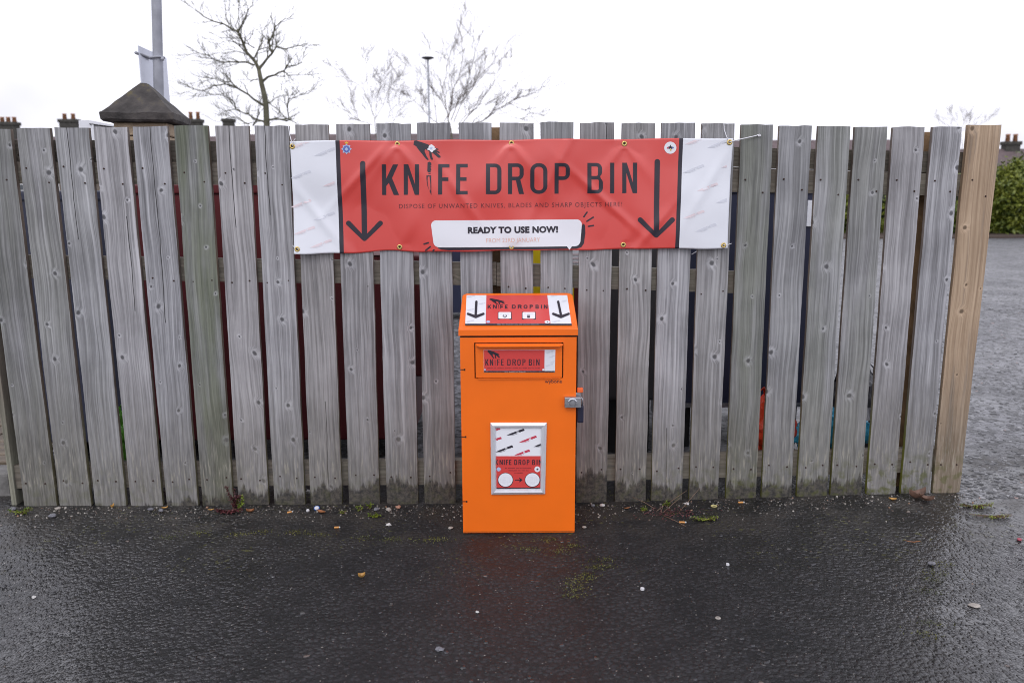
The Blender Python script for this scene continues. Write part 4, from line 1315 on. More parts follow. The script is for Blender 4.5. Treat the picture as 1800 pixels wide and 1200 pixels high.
# wheelie bin out in the car park, seen through the gap left of the orange bin
Yw = 8.8
cw = P(803, 545, Yw)
wb = tag(empty('wheelie_bin', (cw.x, Yw, 0)), 'dark blue wheelie bin far back, in the gap left of the orange bin', 'wheelie bin')
vs = []
for z, hx_, hy_ in ((0.08, 0.22, 0.24), (0.96, 0.28, 0.34)):
    vs += [(cw.x - hx_, Yw - hy_, z), (cw.x + hx_, Yw - hy_, z), (cw.x + hx_, Yw + hy_, z), (cw.x - hx_, Yw + hy_, z)]
mesh_obj('body', vs, [(3, 2, 1, 0), (4, 5, 6, 7), (0, 1, 5, 4), (1, 2, 6, 5), (2, 3, 7, 6), (3, 0, 4, 7)], M_BANKNAVY, wb)
box_obj('lid', (cw.x - .30, cw.x + .30, Yw - .37, Yw + .36, .965, 1.02), M_BANKNAVY, wb, 0.02)
for s in (-1, 1):
    bm = bmesh.new()
    bmesh.ops.create_cone(bm, segments=18, radius1=.1, radius2=.1, depth=.05, cap_ends=True, matrix=Matrix.Translation((cw.x + s * .25, Yw + .22, .1)) @ Matrix.Rotation(math.pi / 2, 4, 'Y'))
    bm_obj('wheel', bm, M_RUBBER, wb)

def bag(name, label, pix, Y, depth, m, cat='bag', seed=1, knot=False):
    """a crumpled carrier bag: outline in the fence gaps, given real depth"""
    xs_ = [p[0] for p in pix]; ys_ = [p[1] for p in pix]
    a, b_ = P(min(xs_), max(ys_), Y), P(max(xs_), min(ys_), Y)
    cx, w, h = (a.x + b_.x) / 2, (b_.x - a.x) / 2, b_.z - a.z
    zb = max(a.z, 0.004)
    bm = bmesh.new()
    bmesh.ops.create_icosphere(bm, subdivisions=4, radius=1)
    for v in bm.verts:
        d = v.co.copy()
        f = 1 + 0.30 * noise.noise(d * 1.8 + Vector((seed * 3, 0, 0))) + 0.16 * noise.noise(d * 4.5 + Vector((0, seed * 5, 0))) + 0.05 * noise.noise(d * 11)
        p = d * f
        t = (p.z + 1) / 2
        taper = 1.0 - 0.45 * max(0, t - 0.45)
        v.co = Vector((cx + p.x * w * taper, Y + depth + p.y * depth * taper, zb + max(0.0, t) * h))
    t_ = tag(empty(name, (cx, Y + depth, 0)), label, cat)
    bm_obj('bag_skin', bm, m, t_)
    # gathered neck and handles
    for s in (-1, 1):
        tube_obj('handle', [(cx + s * w * .25, Y + depth, zb + h * .88), (cx + s * w * .38, Y + depth * .8, zb + h * 1.06), (cx + s * w * .55, Y + depth * .8, zb + h * 1.0), (cx + s * w * .6, Y + depth, zb + h * .8)], 0.006, m, t_, 6)
    return t_
M_BAGR = mat('orange_red_plastic', (0.88, 0.075, 0.025), 0.3, var=0.1, vscale=12, bump=0.4, bscale=40)
M_BAGB = mat('blue_plastic', (0.05, 0.42, 0.66), 0.3, var=0.15, vscale=12, bump=0.4, bscale=40)
M_BAGG = mat('green_plastic', (0.20, 0.58, 0.07), 0.3, var=0.15, vscale=12, bump=0.4, bscale=40)
M_BAGW = mat('white_plastic', (0.62, 0.62, 0.68), 0.35, var=0.1, vscale=12, bump=0.4, bscale=40)
M_BAGK = mat('dark_plastic', (0.018, 0.018, 0.025), 0.35, var=0.2, vscale=12, bump=0.4, bscale=40)
bag('carrier_bag', 'bright orange-red plastic bag slumped behind the fence', [(1314, 692), (1412, 800)], 3.455, 0.06, M_BAGR, seed=2)
bag('carrier_bag', 'sky blue plastic bag behind the right part of the fence', [(1395, 722), (1552, 800)], 3.455, 0.06, M_BAGB, seed=3)
bag('refuse_bag', 'black refuse bag heaped behind the blue bag', [(1455, 655), (1580, 800)], 3.72, 0.13, M_BAGK, seed=4)
bag('carrier_bag', 'lime green plastic bag behind the left part of the fence', [(196, 722), (240, 812)], 3.46, 0.07, M_BAGG, seed=5)
bag('carrier_bag', 'small white plastic bag behind the second gap of the fence', [(84, 785), (112, 835)], 3.46, 0.05, M_BAGW, seed=6)

# ------------------------------------------------------------------ pavement and low wall beyond the left end
M_KERB = mat('kerb_concrete', (0.16, 0.155, 0.15), 0.7, var=0.25, vscale=20, bump=0.4)
M_PAVER = mat('paver_brown', (0.135, 0.105, 0.075), 0.6, var=0.45, vscale=9, bump=0.4)
M_JOINT = mat('paver_joint', (0.04, 0.037, 0.028), 0.9)
pav = empty('pavement', (-3.2, 4.4, 0))
tag(pav, kind='structure')
vs = [(-5.6, 3.44, 0.085), (-2.33, 3.60, 0.085), (-2.33, 5.45, 0.085), (-5.6, 5.45, 0.085)]
vs += [(a, c, -0.02) for a, c, _ in vs]
mesh_obj('bed', vs, [(0, 1, 2, 3), (0, 4, 5, 1), (1, 5, 6, 2), (2, 6, 7, 3), (3, 7, 4, 0)], M_JOINT, pav)
bm = bmesh.new()
add_box(bm, -0.1, 0.1, -0.1, 0.1, 0, 0.02)
bm.free()
pm = []
for k in range(3):
    bm = bmesh.new()
    add_box(bm, -0.097, 0.097, -0.047, 0.047, -0.02, 0.018, 0.005, 1)
    me = bpy.data.meshes.new('paver'); bm.to_mesh(me); bm.free()
    me.materials.append(M_PAVER)
    pm.append(me)
cnt = 0
for j in range(17):
    for i in range(16):
        x = -2.44 - i * 0.2 - (0.1 if j % 2 else 0)
        y = 3.72 + j * 0.1
        if y < 3.60 + (x + 2.33) * 0.049 + 0.06:
            continue
        o = link('paver', pm[cnt % 3], pav)
        o.location = Vector((x + random.uniform(-.003, .003), y, 0.087 + random.uniform(-.003, .004))) - Vector(pav.location)
        o.rotation_euler = (random.uniform(-.015, .015), random.uniform(-.015, .015), random.uniform(-.02, .02))
        cnt += 1
for k in range(4):
    x1_ = -2.31 - k * 0.80
    y1_ = 3.545 + (x1_ + 2.31) * 0.049
    bm = bmesh.new()
    add_box(bm, -0.395, 0.395, -0.062, 0.062, -0.12, 0.062, 0.018, 3)
    me = bpy.data.meshes.new('kerb_stone'); bm.to_mesh(me); bm.free()
    me.materials.append(M_KERB)
    o = link('kerb_stone', me, pav)
    o.location = Vector((x1_ - 0.4, y1_ - 0.02, 0.05)) - Vector(pav.location)
    o.rotation_euler = (0, 0, 0.049)
M_RENDER = mat('cream_render', (0.66, 0.63, 0.60), 0.8, var=0.08, vscale=5, bump=0.2)
lw_ = tag(empty('low_wall', (-4.6, 5.7, 0)), 'cream rendered low wall beyond the pavement at the far left', 'wall')
box_obj('wall_face', (-7.5, -2.9, 5.62, 5.82, -0.05, 0.86), M_RENDER, lw_, 0.01)
box_obj('coping', (-7.55, -2.85, 5.585, 5.855, 0.862, 0.93), M_KERB, lw_, 0.012)

# ------------------------------------------------------------------ gate pillar, pole with the back of a sign
M_STONE = mat('tan_stone', (0.33, 0.255, 0.175), 0.85, var=0.25, vscale=9, bump=0.5, bscale=70)
M_CAP = mat('dark_weathered_cap', (0.050, 0.044, 0.042), 0.85, var=0.65, vscale=11, bump=0.6, bscale=60)
nt = M_CAP.node_tree
b = NB(M_CAP)
tcn = b.n('ShaderNodeTexCoord')
sp_ = b.n('ShaderNodeSeparateXYZ'); b.l(tcn.outputs['Object'], sp_.inputs[0])
mossf = b.math('MULTIPLY', b.ramp(b.noise(tcn.outputs['Object'], 11, 5, 0.7), (0.52, 0.66, 0, 1)), b.ramp(sp_.outputs[2], (0.07, 0.24, 0.1, 1)))
old = b.bsdf.inputs['Base Color'].links[0].from_socket
b.l(b.mix(b.math('MULTIPLY', mossf, 0.75), old, (0.12, 0.10, 0.02, 1)), b.bsdf.inputs['Base Color'])
YP = 5.0
apex = P(256, 145, YP + 0.02)
ztop_p = P(256, 212, YP - 0.25).z
pil = tag(empty('gate_pillar', (apex.x, YP, 0)), 'tan stone gate pillar with a dark mossy pyramid cap behind the fence', 'pillar')
rotp = math.radians(8.5)
def rp(x, y):
    return (apex.x + x * math.cos(rotp) - y * math.sin(rotp), YP + x * math.sin(rotp) + y * math.cos(rotp))
hw = 0.15
zz = [0.0]
while zz[-1] < ztop_p - 0.12:
    zz.append(zz[-1] + 0.17)
zz.append(ztop_p)
for k, (za, zb_) in enumerate(zip(zz, zz[1:])):
    bm = bmesh.new()
    add_box(bm, -hw, hw, -hw, hw, za + 0.003, zb_ - 0.003, 0.006, 1)
    bmesh.ops.rotate(bm, verts=bm.verts, matrix=Matrix.Rotation(rotp, 3, 'Z'))
    bmesh.ops.translate(bm, verts=bm.verts, vec=Vector((apex.x, YP, 0)))
    bm_obj('stone', bm, M_STONE, pil)
vs = []
cw_ = 0.204
zc0 = ztop_p + 0.001
zc1 = zc0 + 0.055
N_ = 9
bm = bmesh.new()
def cap_ring(h, z):
    out = []
    for (sx, sy) in ((-1, -1), (1, -1), (1, 1), (-1, 1)):
        out.append((sx * h, sy * h, z))
    return out
rings = [cap_ring(cw_ - .012, zc0), cap_ring(cw_, zc0 + .012), cap_ring(cw_, zc1 - .006), cap_ring(cw_ - .012, zc1), cap_ring(0.016, apex.z - 0.006)]
rr = []
for r_ in rings:
    rr.append([bm.verts.new((*rp(x, y), z)) for x, y, z in r_])
for a, c in zip(rr, rr[1:]):
    for k in range(4):
        bm.faces.new((a[k], a[(k + 1) % 4], c[(k + 1) % 4], c[k]))
bm.faces.new(rr[0][::-1]); bm.faces.new(rr[-1])
bmesh.ops.subdivide_edges(bm, edges=bm.edges[:], cuts=5, use_grid_fill=True)
for v in bm.verts:
    v.co += Vector((noise.noise(v.co * 14), noise.noise(v.co * 14 + Vector((9, 0, 0))), noise.noise(v.co * 14 + Vector((0, 9, 0))))) * 0.006
cap = bm_obj('pyramid_cap', bm, M_CAP, pil)
for v in cap.data.vertices:
    v.co.z -= zc0
cap.location.z += zc0

M_GALV = mat('dull_galvanised_pole', (0.30, 0.31, 0.35), 0.55, metal=0.3, var=0.25, vscale=7)
M_SIGNBACK = mat('grey_white_sign_back', (0.60, 0.63, 0.72), 0.45, var=0.05, vscale=3)
YS = 5.9
pole = tag(empty('sign_post', P(277, 600, YS)), 'grey steel pole with the pale back of a sign behind the stone cap', 'sign post')
pole.location.z = 0
pt, pb = P(273.5, -60, YS), P(279, 160, YS)
dirp = (pt - pb) / (pt.z - pb.z)
ptop = pb + dirp * (4.6 - pb.z)
pbot = pb - dirp * pb.z
tube_obj('pole', [pbot, pb, pt, ptop], 0.034, M_GALV, pole, 16)
# the sign plate is turned away: its near edge left, running back behind the pole
A = [P(232, 76, YS - 0.12), P(283, 99, YS + 0.40), P(284, 182, YS + 0.40), P(238, 182, YS - 0.12)]
A[2].x, A[2].y = A[1].x, A[1].y
A[3].x, A[3].y = A[0].x, A[0].y
nrm = (A[1] - A[0]).cross(A[3] - A[0]).normalized()
off_ = nrm * 0.003
plv = [p + Vector((0, 0.09, 0)) for p in A]
mesh_obj('sign_plate', [p + off_ for p in plv] + [p - off_ for p in plv], [(0, 1, 2, 3), (7, 6, 5, 4), (0, 4, 5, 1), (1, 5, 6, 2), (2, 6, 7, 3), (3, 7, 4, 0)], M_SIGNBACK, pole)
q0, q1 = P(238.5, 93, YS - 0.05), P(266, 103, YS + 0.14)
tube_obj('channel', [q0, q1], 0.011, M_GALV, pole, 6)
pc = P(276.5, 102, YS)
tube_obj('clip', [(pc.x + 0.046 * math.cos(t), YS + 0.046 * math.sin(t), pc.z + .004 * math.cos(t)) for t in [k * math.pi / 10 for k in range(21)]], 0.007, M_GALV, pole, 6)
tube_obj('clip', [P(284, 103, YS - .03), P(287.5, 105, YS - .03)], 0.012, M_GALV, pole, 8)

# white board with a dark edge, angled, beside the pillar
M_WBOARD = mat('white_board', (0.72, 0.73, 0.78), 0.4)
YN = 5.3
nbd = tag(empty('notice_board', P(170, 600, YN)), 'white angled board with a black edge left of the stone cap', 'notice board')
nbd.location.z = 0
def prism(name, pix, Y, th, m, par):
    f = [P(px, py, Y) for px, py in pix]
    k = [p + Vector((0, th, 0)) for p in f]
    n = len(f)
    return mesh_obj(name, f + k, [tuple(range(n))[::-1], tuple(range(n, 2 * n))] + [(i, (i + 1) % n, n + (i + 1) % n, n + i) for i in range(n)], m, par)
prism('panel', [(138, 212), (156, 211.5), (206, 221), (206, 260), (140, 246)], YN, 0.03, M_WBOARD, nbd)
prism('edge_trim', [(156.5, 217), (206, 223.5), (206, 226), (158, 219.5)], YN - 0.012, 0.01, M_RUBBER, nbd)
prism('upright', [(161, 219), (164.2, 219.6), (167.4, 268), (164.6, 268)], YN - 0.014, 0.012, M_WBOARD, nbd)
prism('upright', [(224.5, 224), (231, 225.5), (236, 275), (229, 275)], YN - 0.014, 0.02, M_WBOARD, nbd)
prism('stay', [(138, 240), (150, 244), (158, 900), (146, 900)], YN + 0.035, 0.04, M_POST, nbd)

# ------------------------------------------------------------------ bare trees
M_BARK = mat('mossy_bark', (0.11, 0.105, 0.070), 0.9, var=0.35, vscale=6)
M_TWIG = mat('grey_twigs', (0.16, 0.135, 0.12), 0.9)

def grow(bm, p, d, L, r, lvl, rnd, spread=0.7, upb=0.25, minr=0.004):
    n = 4
    pts, rad = [p.copy()], [r]
    for k in range(n):
        d = (d + Vector((rnd.uniform(-1, 1), rnd.uniform(-1, 1), rnd.uniform(-1, 1))) * 0.22 + Vector((0, 0, upb * 0.2))).normalized()
        p = p + d * (L / n)
        pts.append(p.copy()); rad.append(max(minr, r * (1 - 0.6 * (k + 1) / n)))
    add_tube(bm, pts, rad, 4 if lvl > 0 else 3, cap=False)
    if lvl <= 0:
        return
    for k in range(1, n + 1):
        for _ in range(1 if rnd.random() < 0.75 else 2):
            nd = (d + Vector((rnd.uniform(-1, 1), rnd.uniform(-1, 1), rnd.uniform(-0.6, 1))) * spread).normalized()
            grow(bm, pts[k], nd, L * rnd.uniform(0.45, 0.7), max(minr, rad[k] * 0.6), lvl - 1, rnd, spread, upb, minr)

def bare_tree(name, label, trunk, limbs, conv, Y, rscale, seed, twig_len, levels=2, dens=0.6, spread=0.75, upb=0.25, minr=0.006, group=None):
    rnd = random.Random(seed)
    def to3(pt, dy):
        return P(*conv(pt), Y + dy)
    base = P(*conv(trunk[0][0]), Y)
    base_z0 = Vector((base.x, Y, g(base.x, Y)))
    t = tag(empty(name, base_z0), label, 'tree', group)
    bm = bmesh.new()
    tp = [Vector((base.x, Y, -0.1))] + [to3(p_, 0) for p_, _ in trunk]
    tr = [trunk[0][1] * rscale * 1.5] + [r * rscale for _, r in trunk]
    add_tube(bm, tp, tr, 8)
    bm_obj('trunk', bm, M_BARK, t, True)
    bm = bmesh.new()
    for limb, r0 in limbs:
        dy_end = rnd.uniform(-1, 1) * Y * 0.06
        n = len(limb)
        pts = [to3(q, dy_end * (k / max(1, n - 1)) ** 1.3) for k, q in enumerate(limb)]
        # a few extra wandering points so that limbs are crooked
        fp_, fr = [], []
        for k in range(n - 1):
            for s in (0, 0.5):
                v = pts[k].lerp(pts[k + 1], s)
                if s:
                    v += Vector((rnd.uniform(-1, 1), 0, rnd.uniform(-1, 1))) * (pts[k + 1] - pts[k]).length * 0.06
                fp_.append(v)
                fr.append(max(minr, r0 * rscale * (1 - 0.8 * (k + s) / (n - 1))))
        fp_.append(pts[-1]); fr.append(minr)
        add_tube(bm, fp_, fr, 5, cap=False)
        for k in range(1, len(fp_)):
            if k < len(fp_) * 0.25 and r0 > 3:
                if rnd.random() > 0.35:
                    continue
            d = (fp_[k] - fp_[k - 1]).normalized()
            for _ in range(1 + (rnd.random() < dens)):
                nd = (d + Vector((rnd.uniform(-1, 1), rnd.uniform(-1, 1), rnd.uniform(-.7, 1))) * spread).normalized()
                grow(bm, fp_[k], nd, twig_len * rnd.uniform(.5, 1.1), max(minr, fr[k] * 0.5), levels, rnd, spread, upb, minr)
    bm_obj('crown', bm, M_TWIG if Y > 30 else M_BARK, t)
    return t

c1 = lambda p: (330 + p[0] / 5.217, p[1] / 5.217)
bare_tree('bare_tree', 'crooked bare tree with mossy trunk rising behind the fence by the banner', 
          [((725, 1150), 7.5), ((718, 980), 7), ((705, 880), 6.6), ((680, 780), 6), ((652, 640), 5)],
          [([(652, 640), (612, 560), (540, 480), (490, 350), (462, 292), (330, 222), (140, 150), (50, 80)], 4.6),
           ([(652, 640), (690, 590), (775, 490), (815, 430), (805, 340)], 4.2),
           ([(775, 490), (745, 390), (785, 310), (800, 250), (880, 180), (930, 170)], 3),
           ([(815, 430), (900, 450), (1010, 420), (1110, 415)], 2.2),
           ([(615, 530), (645, 460), (680, 370), (690, 280)], 2.4), ([(645, 460), (740, 430), (815, 410)], 1.6),
           ([(610, 440), (560, 410), (520, 350), (590, 280)], 1.8),
           ([(610, 600), (545, 570), (420, 570), (340, 575), (230, 540), (170, 500), (60, 490)], 2.6),
           ([(685, 750), (730, 710), (800, 690), (880, 655), (900, 610), (1000, 600), (1050, 570)], 3.4),
           ([(880, 655), (920, 690), (1060, 690), (1090, 680)], 1.8),
           ([(700, 970), (650, 940), (560, 870), (430, 795), (340, 770), (230, 790), (150, 830), (60, 820)], 3.2),
           ([(430, 795), (400, 750), (330, 755), (240, 720), (100, 745)], 2),
           ([(720, 1120), (640, 1100), (560, 1050), (440, 1000), (330, 1015)], 3),
           ([(440, 1000), (420, 930), (370, 900), (350, 860), (240, 880)], 1.8),
           ([(470, 290), (510, 190), (550, 90), (600, 60)], 2), ([(465, 290), (440, 240), (465, 130), (470, 60)], 1.6), ([(380, 230), (350, 150), (345, 60), (355, 0)], 1.5),
           ([(640, 730), (580, 740), (540, 700)], 1.6), ([(740, 950), (800, 900), (870, 870)], 1.6),
           ([(740, 1100), (850, 1095), (905, 1110), (930, 1100), (915, 1000), (930, 910), (1010, 880), (1090, 860)], 2.6),
           ([(905, 1090), (870, 1050), (820, 1000), (750, 950)], 1.8), ([(600, 1150), (650, 1050), (640, 980)], 2.2),
           ([(560, 1140), (480, 1090), (370, 1080), (280, 1120)], 1.8), ([(500, 350), (380, 350), (250, 370)], 1.4), ([(560, 510), (440, 470), (330, 490), (230, 490)], 1.4)],
          c1, 22.0, 0.0112, 11, 0.48, 1, 0.6, spread=0.9, upb=0.2, minr=0.0042)

c2 = lambda p: (560 + p[0] / 4.09, p[1] / 4.09)
bare_tree('bare_tree', 'wide fan-shaped bare shrub tree above the middle of the banner', [((960, 1010), 4), ((950, 930), 3.6), ((930, 860), 3)],
          [([(930, 860), (918, 780), (888, 640), (920, 480), (940, 400)], 2.6), ([(932, 850), (962, 660), (1010, 560), (1030, 290), (1025, 100)], 2.6),
           ([(950, 870), (1000, 720), (1100, 650), (1160, 540), (1310, 370)], 2.2), ([(1000, 930), (1150, 760), (1230, 640), (1350, 460)], 2.2),
           ([(1010, 940), (1180, 870), (1250, 800), (1370, 735), (1480, 690), (1650, 640)], 3.2), ([(1370, 740), (1480, 790), (1600, 830)], 1.8),
           ([(1200, 860), (1300, 790), (1430, 870)], 1.8), ([(850, 890), (820, 650), (810, 380)], 1.8), ([(915, 790), (830, 660), (700, 520)], 1.8), ([(860, 890), (780, 820), (700, 740), (650, 650)], 1.6),
           ([(970, 880), (1040, 700), (1080, 560), (1120, 400), (1110, 270)], 2.0), ([(900, 880), (960, 780), (1120, 600), (1210, 480)], 1.8), ([(1000, 900), (1100, 800), (1260, 740), (1420, 600)], 1.6)],
          c2, 48.0, 0.014, 5, 1.15, 2, 0.95, spread=0.6, upb=0.15, minr=0.0048, group='bare trees beyond the car park')
bare_tree('bare_tree', 'pale thin bare tree above the left half of the banner', [((420, 1010), 3.2), ((410, 940), 2.8), ((405, 880), 2.4)],
          [([(405, 880), (380, 780), (320, 640), (240, 580), (110, 490)], 2), ([(408, 860), (420, 700), (450, 600), (490, 510)], 1.8), ([(410, 850), (500, 650), (580, 560)], 1.8),
           ([(390, 900), (290, 870), (260, 780), (240, 680)], 1.8), ([(420, 900), (540, 870), (500, 740), (520, 620)], 1.6), ([(300, 870), (200, 800), (120, 770)], 1.5), ([(350, 690), (340, 500), (350, 400)], 1.4), ([(540, 870), (590, 780), (580, 690)], 1.2)],
          c2, 55.0, 0.012, 8, 1.15, 2, 0.95, spread=0.65, upb=0.1, minr=0.0046, group='bare trees beyond the car park')
c3 = lambda p: p
bare_tree('bare_tree', 'faint bare tree on the skyline above the right end of the fence', [((1692, 254), .8), ((1690, 243), .7), ((1690, 235), .6)],
          [([(1690, 227), (1680, 214), (1672, 201)], .5), ([(1690, 227), (1694, 213), (1690, 199)], .5), ([(1690, 229), (1704, 217), (1712, 205)], .5), ([(1690, 231), (1668, 223), (1655, 213)], .5), ([(1690, 231), (1715, 223), (1730, 215)], .5)],
          c3, 80.0, 0.028, 9, 1.2, 2, 0.2, spread=0.6, upb=0.3, minr=0.0042, group='bare trees beyond the car park')

# street lamp
YL = 42.0
lt_ = P(752, 102, YL)
lamp = tag(empty('street_lamp', (lt_.x, YL, 0)), 'slim street lamp with a flat disc head above the banner', 'street lamp')
tube_obj('column', [(lt_.x, YL, 0), (lt_.x, YL, 2), (lt_.x, YL, lt_.z)], [0.09, 0.055, 0.045], M_GALV, lamp, 10)
bm = bmesh.new()
for k, (rr_, zz_) in enumerate(((0.07, -0.16), (0.30, -0.06), (0.34, 0.0), (0.26, 0.06), (0.02, 0.10))):
    pass
prof = [(0.06, -0.10), (0.28, -0.03), (0.34, 0.0), (0.26, 0.035), (0.02, 0.05)]
rg = [[bm.verts.new((lt_.x + r_ * math.cos(a), YL + r_ * math.sin(a), lt_.z + z_)) for a in [k * math.pi / 10 for k in range(20)]] for r_, z_ in prof]
for a, c in zip(rg, rg[1:]):
    for k in range(20):
        bm.faces.new((a[k], a[(k + 1) % 20], c[(k + 1) % 20], c[k]))
bm.faces.new(rg[-1]); bm.faces.new(rg[0][::-1])
bm_obj('lamp_head', bm, M_BANKGREY, lamp, True)

# ------------------------------------------------------------------ terraced houses beyond the car park
M_ROOF = mat('mauve_slate', (0.115, 0.085, 0.088), 0.75, var=0.25, vscale=2.0, bump=0.3, bscale=6)
M_BRICKH = mat('dark_sandstone', (0.14, 0.115, 0.095), 0.85, var=0.3, vscale=3.0)
M_STACK = mat('sooty_stack', (0.050, 0.048, 0.042), 0.9, var=0.4, vscale=4.0)
M_POT = mat('clay_pot', (0.36, 0.17, 0.09), 0.8, var=0.35, vscale=6)
M_PANE = mat('window_glass', (0.05, 0.06, 0.07), 0.1)
M_WFRAME = mat('white_window_frame', (0.7, 0.7, 0.7), 0.5)

def house(label, px0, px1, ridge_px, Y, stacks, group=None, depth=8.0):
    """a terraced house: walls, pitched roof along x, windows, chimney stacks with pots"""
    a, b_ = P(px0, 300, Y - depth / 2).x, P(px1, 300, Y - depth / 2).x
    zr = P((px0 + px1) / 2, ridge_px, Y).z
    ze = zr - 2.6
    yf, yb2 = Y - depth / 2, Y + depth / 2
    t = tag(empty('terraced_house', ((a + b_) / 2, Y, 0)), label, 'house', group)
    vs = [(a, yf, -.1), (b_, yf, -.1), (b_, yb2, -.1), (a, yb2, -.1), (a, yf, ze), (b_, yf, ze), (b_, yb2, ze), (a, yb2, ze), (a, Y, zr - .06), (b_, Y, zr - .06)]
    mesh_obj('wall', vs, [(0, 1, 5, 4), (1, 2, 6, 9, 5), (2, 3, 7, 6), (3, 0, 4, 8, 7)], M_BRICKH, t)
    e = .25
    rv = [(a, yf - e, ze - .12), (b_, yf - e, ze - .12), (b_, Y, zr), (a, Y, zr), (b_, yb2 + e, ze - .12), (a, yb2 + e, ze - .12)]
    rv += [(x, y, z - .12) for x, y, z in rv]
    roof = mesh_obj('roof', rv, [(0, 1, 2, 3), (3, 2, 4, 5), (6, 9, 8, 7), (9, 11, 10, 8), (0, 6, 7, 1), (5, 4, 10, 11), (0, 3, 9, 6), (3, 5, 11, 9), (1, 7, 8, 2), (2, 8, 10, 4)], M_ROOF, t)
    nwin = max(2, int((b_ - a) / 3.2))
    for k in range(nwin):
        cx = a + (b_ - a) * (k + .5) / nwin
        for z0_ in (1.0, 3.9):
            if z0_ + 1.5 > ze:
                continue
            w = box_obj('window', (cx - .55, cx + .55, yf - .03, yf + .05, z0_, z0_ + 1.4), M_WFRAME, t)
            box_obj('pane', (cx - .47, cx + .47, yf - .045, yf - .032, z0_ + .08, z0_ + .66), M_PANE, w)
            box_obj('pane', (cx - .47, cx + .47, yf - .045, yf - .032, z0_ + .74, z0_ + 1.32), M_PANE, w)
    for (sx0, sx1, sy, npots, potpy) in stacks:
        p0, p1 = P(sx0, sy, Y), P(sx1, sy, Y)
        st = box_obj('chimney', (p0.x + .12, p1.x - .12, Y - .45, Y + .45, zr - .8, p0.z - .35), M_STACK, t)
        box_obj('chimney_cap', (p0.x, p1.x, Y - .55, Y + .55, p0.z - .345, p0.z), M_STACK, st, 0.05)
        for q in range(npots):
            cx = p0.x + (p1.x - p0.x) * (q + .6) / (npots + .2)
            zt = P(sx0, potpy, Y).z
            hgt = zt - p0.z
            tube_obj('chimney_pot', [(cx, Y, p0.z - .02), (cx, Y, p0.z + hgt * .8), (cx, Y, p0.z + hgt * .82), (cx, Y, zt)], [.24, .19, .23, .23], M_POT, st, 8)
    return t
gl = 'terraced houses beyond the car park'
house('terraced house at the far left edge, its dark chimney carrying clay pots', -130, 62, 241, 88, [(-2, 32, 215, 3, 206)], gl)
house('terraced house whose twin-potted chimney rises left of the stone cap', 63, 236, 240, 88, [(105, 138, 210, 2, 200)], gl)
house('terraced house with a chimney peeking past the right of the stone cap', 237, 372, 240, 88, [(328, 356, 210, 2, 197)], gl)
house('terraced house with a small chimney left of the bare tree', 373, 520, 236, 88, [(391, 412, 209, 0, 205)], gl)
house('terraced house low behind the left end of the banner', 521, 905, 235, 92, [], gl)
house('terraced house seen through fence gaps right of the banner', 1296, 1590, 246, 92, [], gl)
house('terraced house with mauve roof right of the new tan board', 1591, 1850, 262, 82, [(1763, 1792, 249, 2, 236)], gl)

# ------------------------------------------------------------------ hedge at the far side of the car park
def leaf_material(name, c1_, c2_):
    m = bpy.data.materials.new(name)
    m.use_nodes = True
    b = NB(m)
    tc = b.n('ShaderNodeTexCoord')
    n1 = b.noise(tc.outputs['Object'], 2.2, 4)
    n2 = b.noise(tc.outputs['Object'], 14, 3)
    f = b.ramp(b.math('ADD', b.math('MULTIPLY', n1, .55), b.math('MULTIPLY', n2, .45)), (0.38, 0.62, 0, 1))
    b.l(b.mix(f, (*c1_, 1), (*c2_, 1)), b.bsdf.inputs['Base Color'])
    b.bsdf.inputs['Roughness'].default_value = 0.5
    return m
M_LEAF = leaf_material('hedge_leaves', (0.032, 0.066, 0.010), (0.20, 0.225, 0.028))
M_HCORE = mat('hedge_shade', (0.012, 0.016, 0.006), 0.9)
M_SOIL = mat('brown_soil', (0.050, 0.032, 0.024), 0.9, var=0.3, vscale=3)

def leaf_cloud(name, centres, sizes, m, parent, seed=1, leaf=0.05):
    """many small folded leaves as one mesh"""
    r = np.random.default_rng(seed)
    n = len(centres)
    c = np.asarray(centres, float)
    a = r.normal(size=(n, 3)); a /= np.linalg.norm(a, axis=1)[:, None]
    b2 = r.normal(size=(n, 3)); b2 -= (b2 * a).sum(1)[:, None] * a; b2 /= np.linalg.norm(b2, axis=1)[:, None]
    s = np.asarray(sizes)[:, None]
    v = np.stack([c - a * s, c + b2 * s * .45, c + a * s, c - b2 * s * .45], 1).reshape(-1, 3)
    me = bpy.data.meshes.new(name)
    off = np.zeros(3)
    p = parent
    while p is not None:
        off += np.array(p.location); p = p.parent
    v = v - off
    idx = np.arange(4 * n)
    me.vertices.add(4 * n); me.vertices.foreach_set('co', v.ravel())
    me.loops.add(4 * n); me.loops.foreach_set('vertex_index', idx)
    me.polygons.add(n); me.polygons.foreach_set('loop_start', idx[::4]); me.polygons.foreach_set('loop_total', np.full(n, 4))
    me.update(calc_edges=True)
    me.materials.append(m)
    return link(name, me, parent)

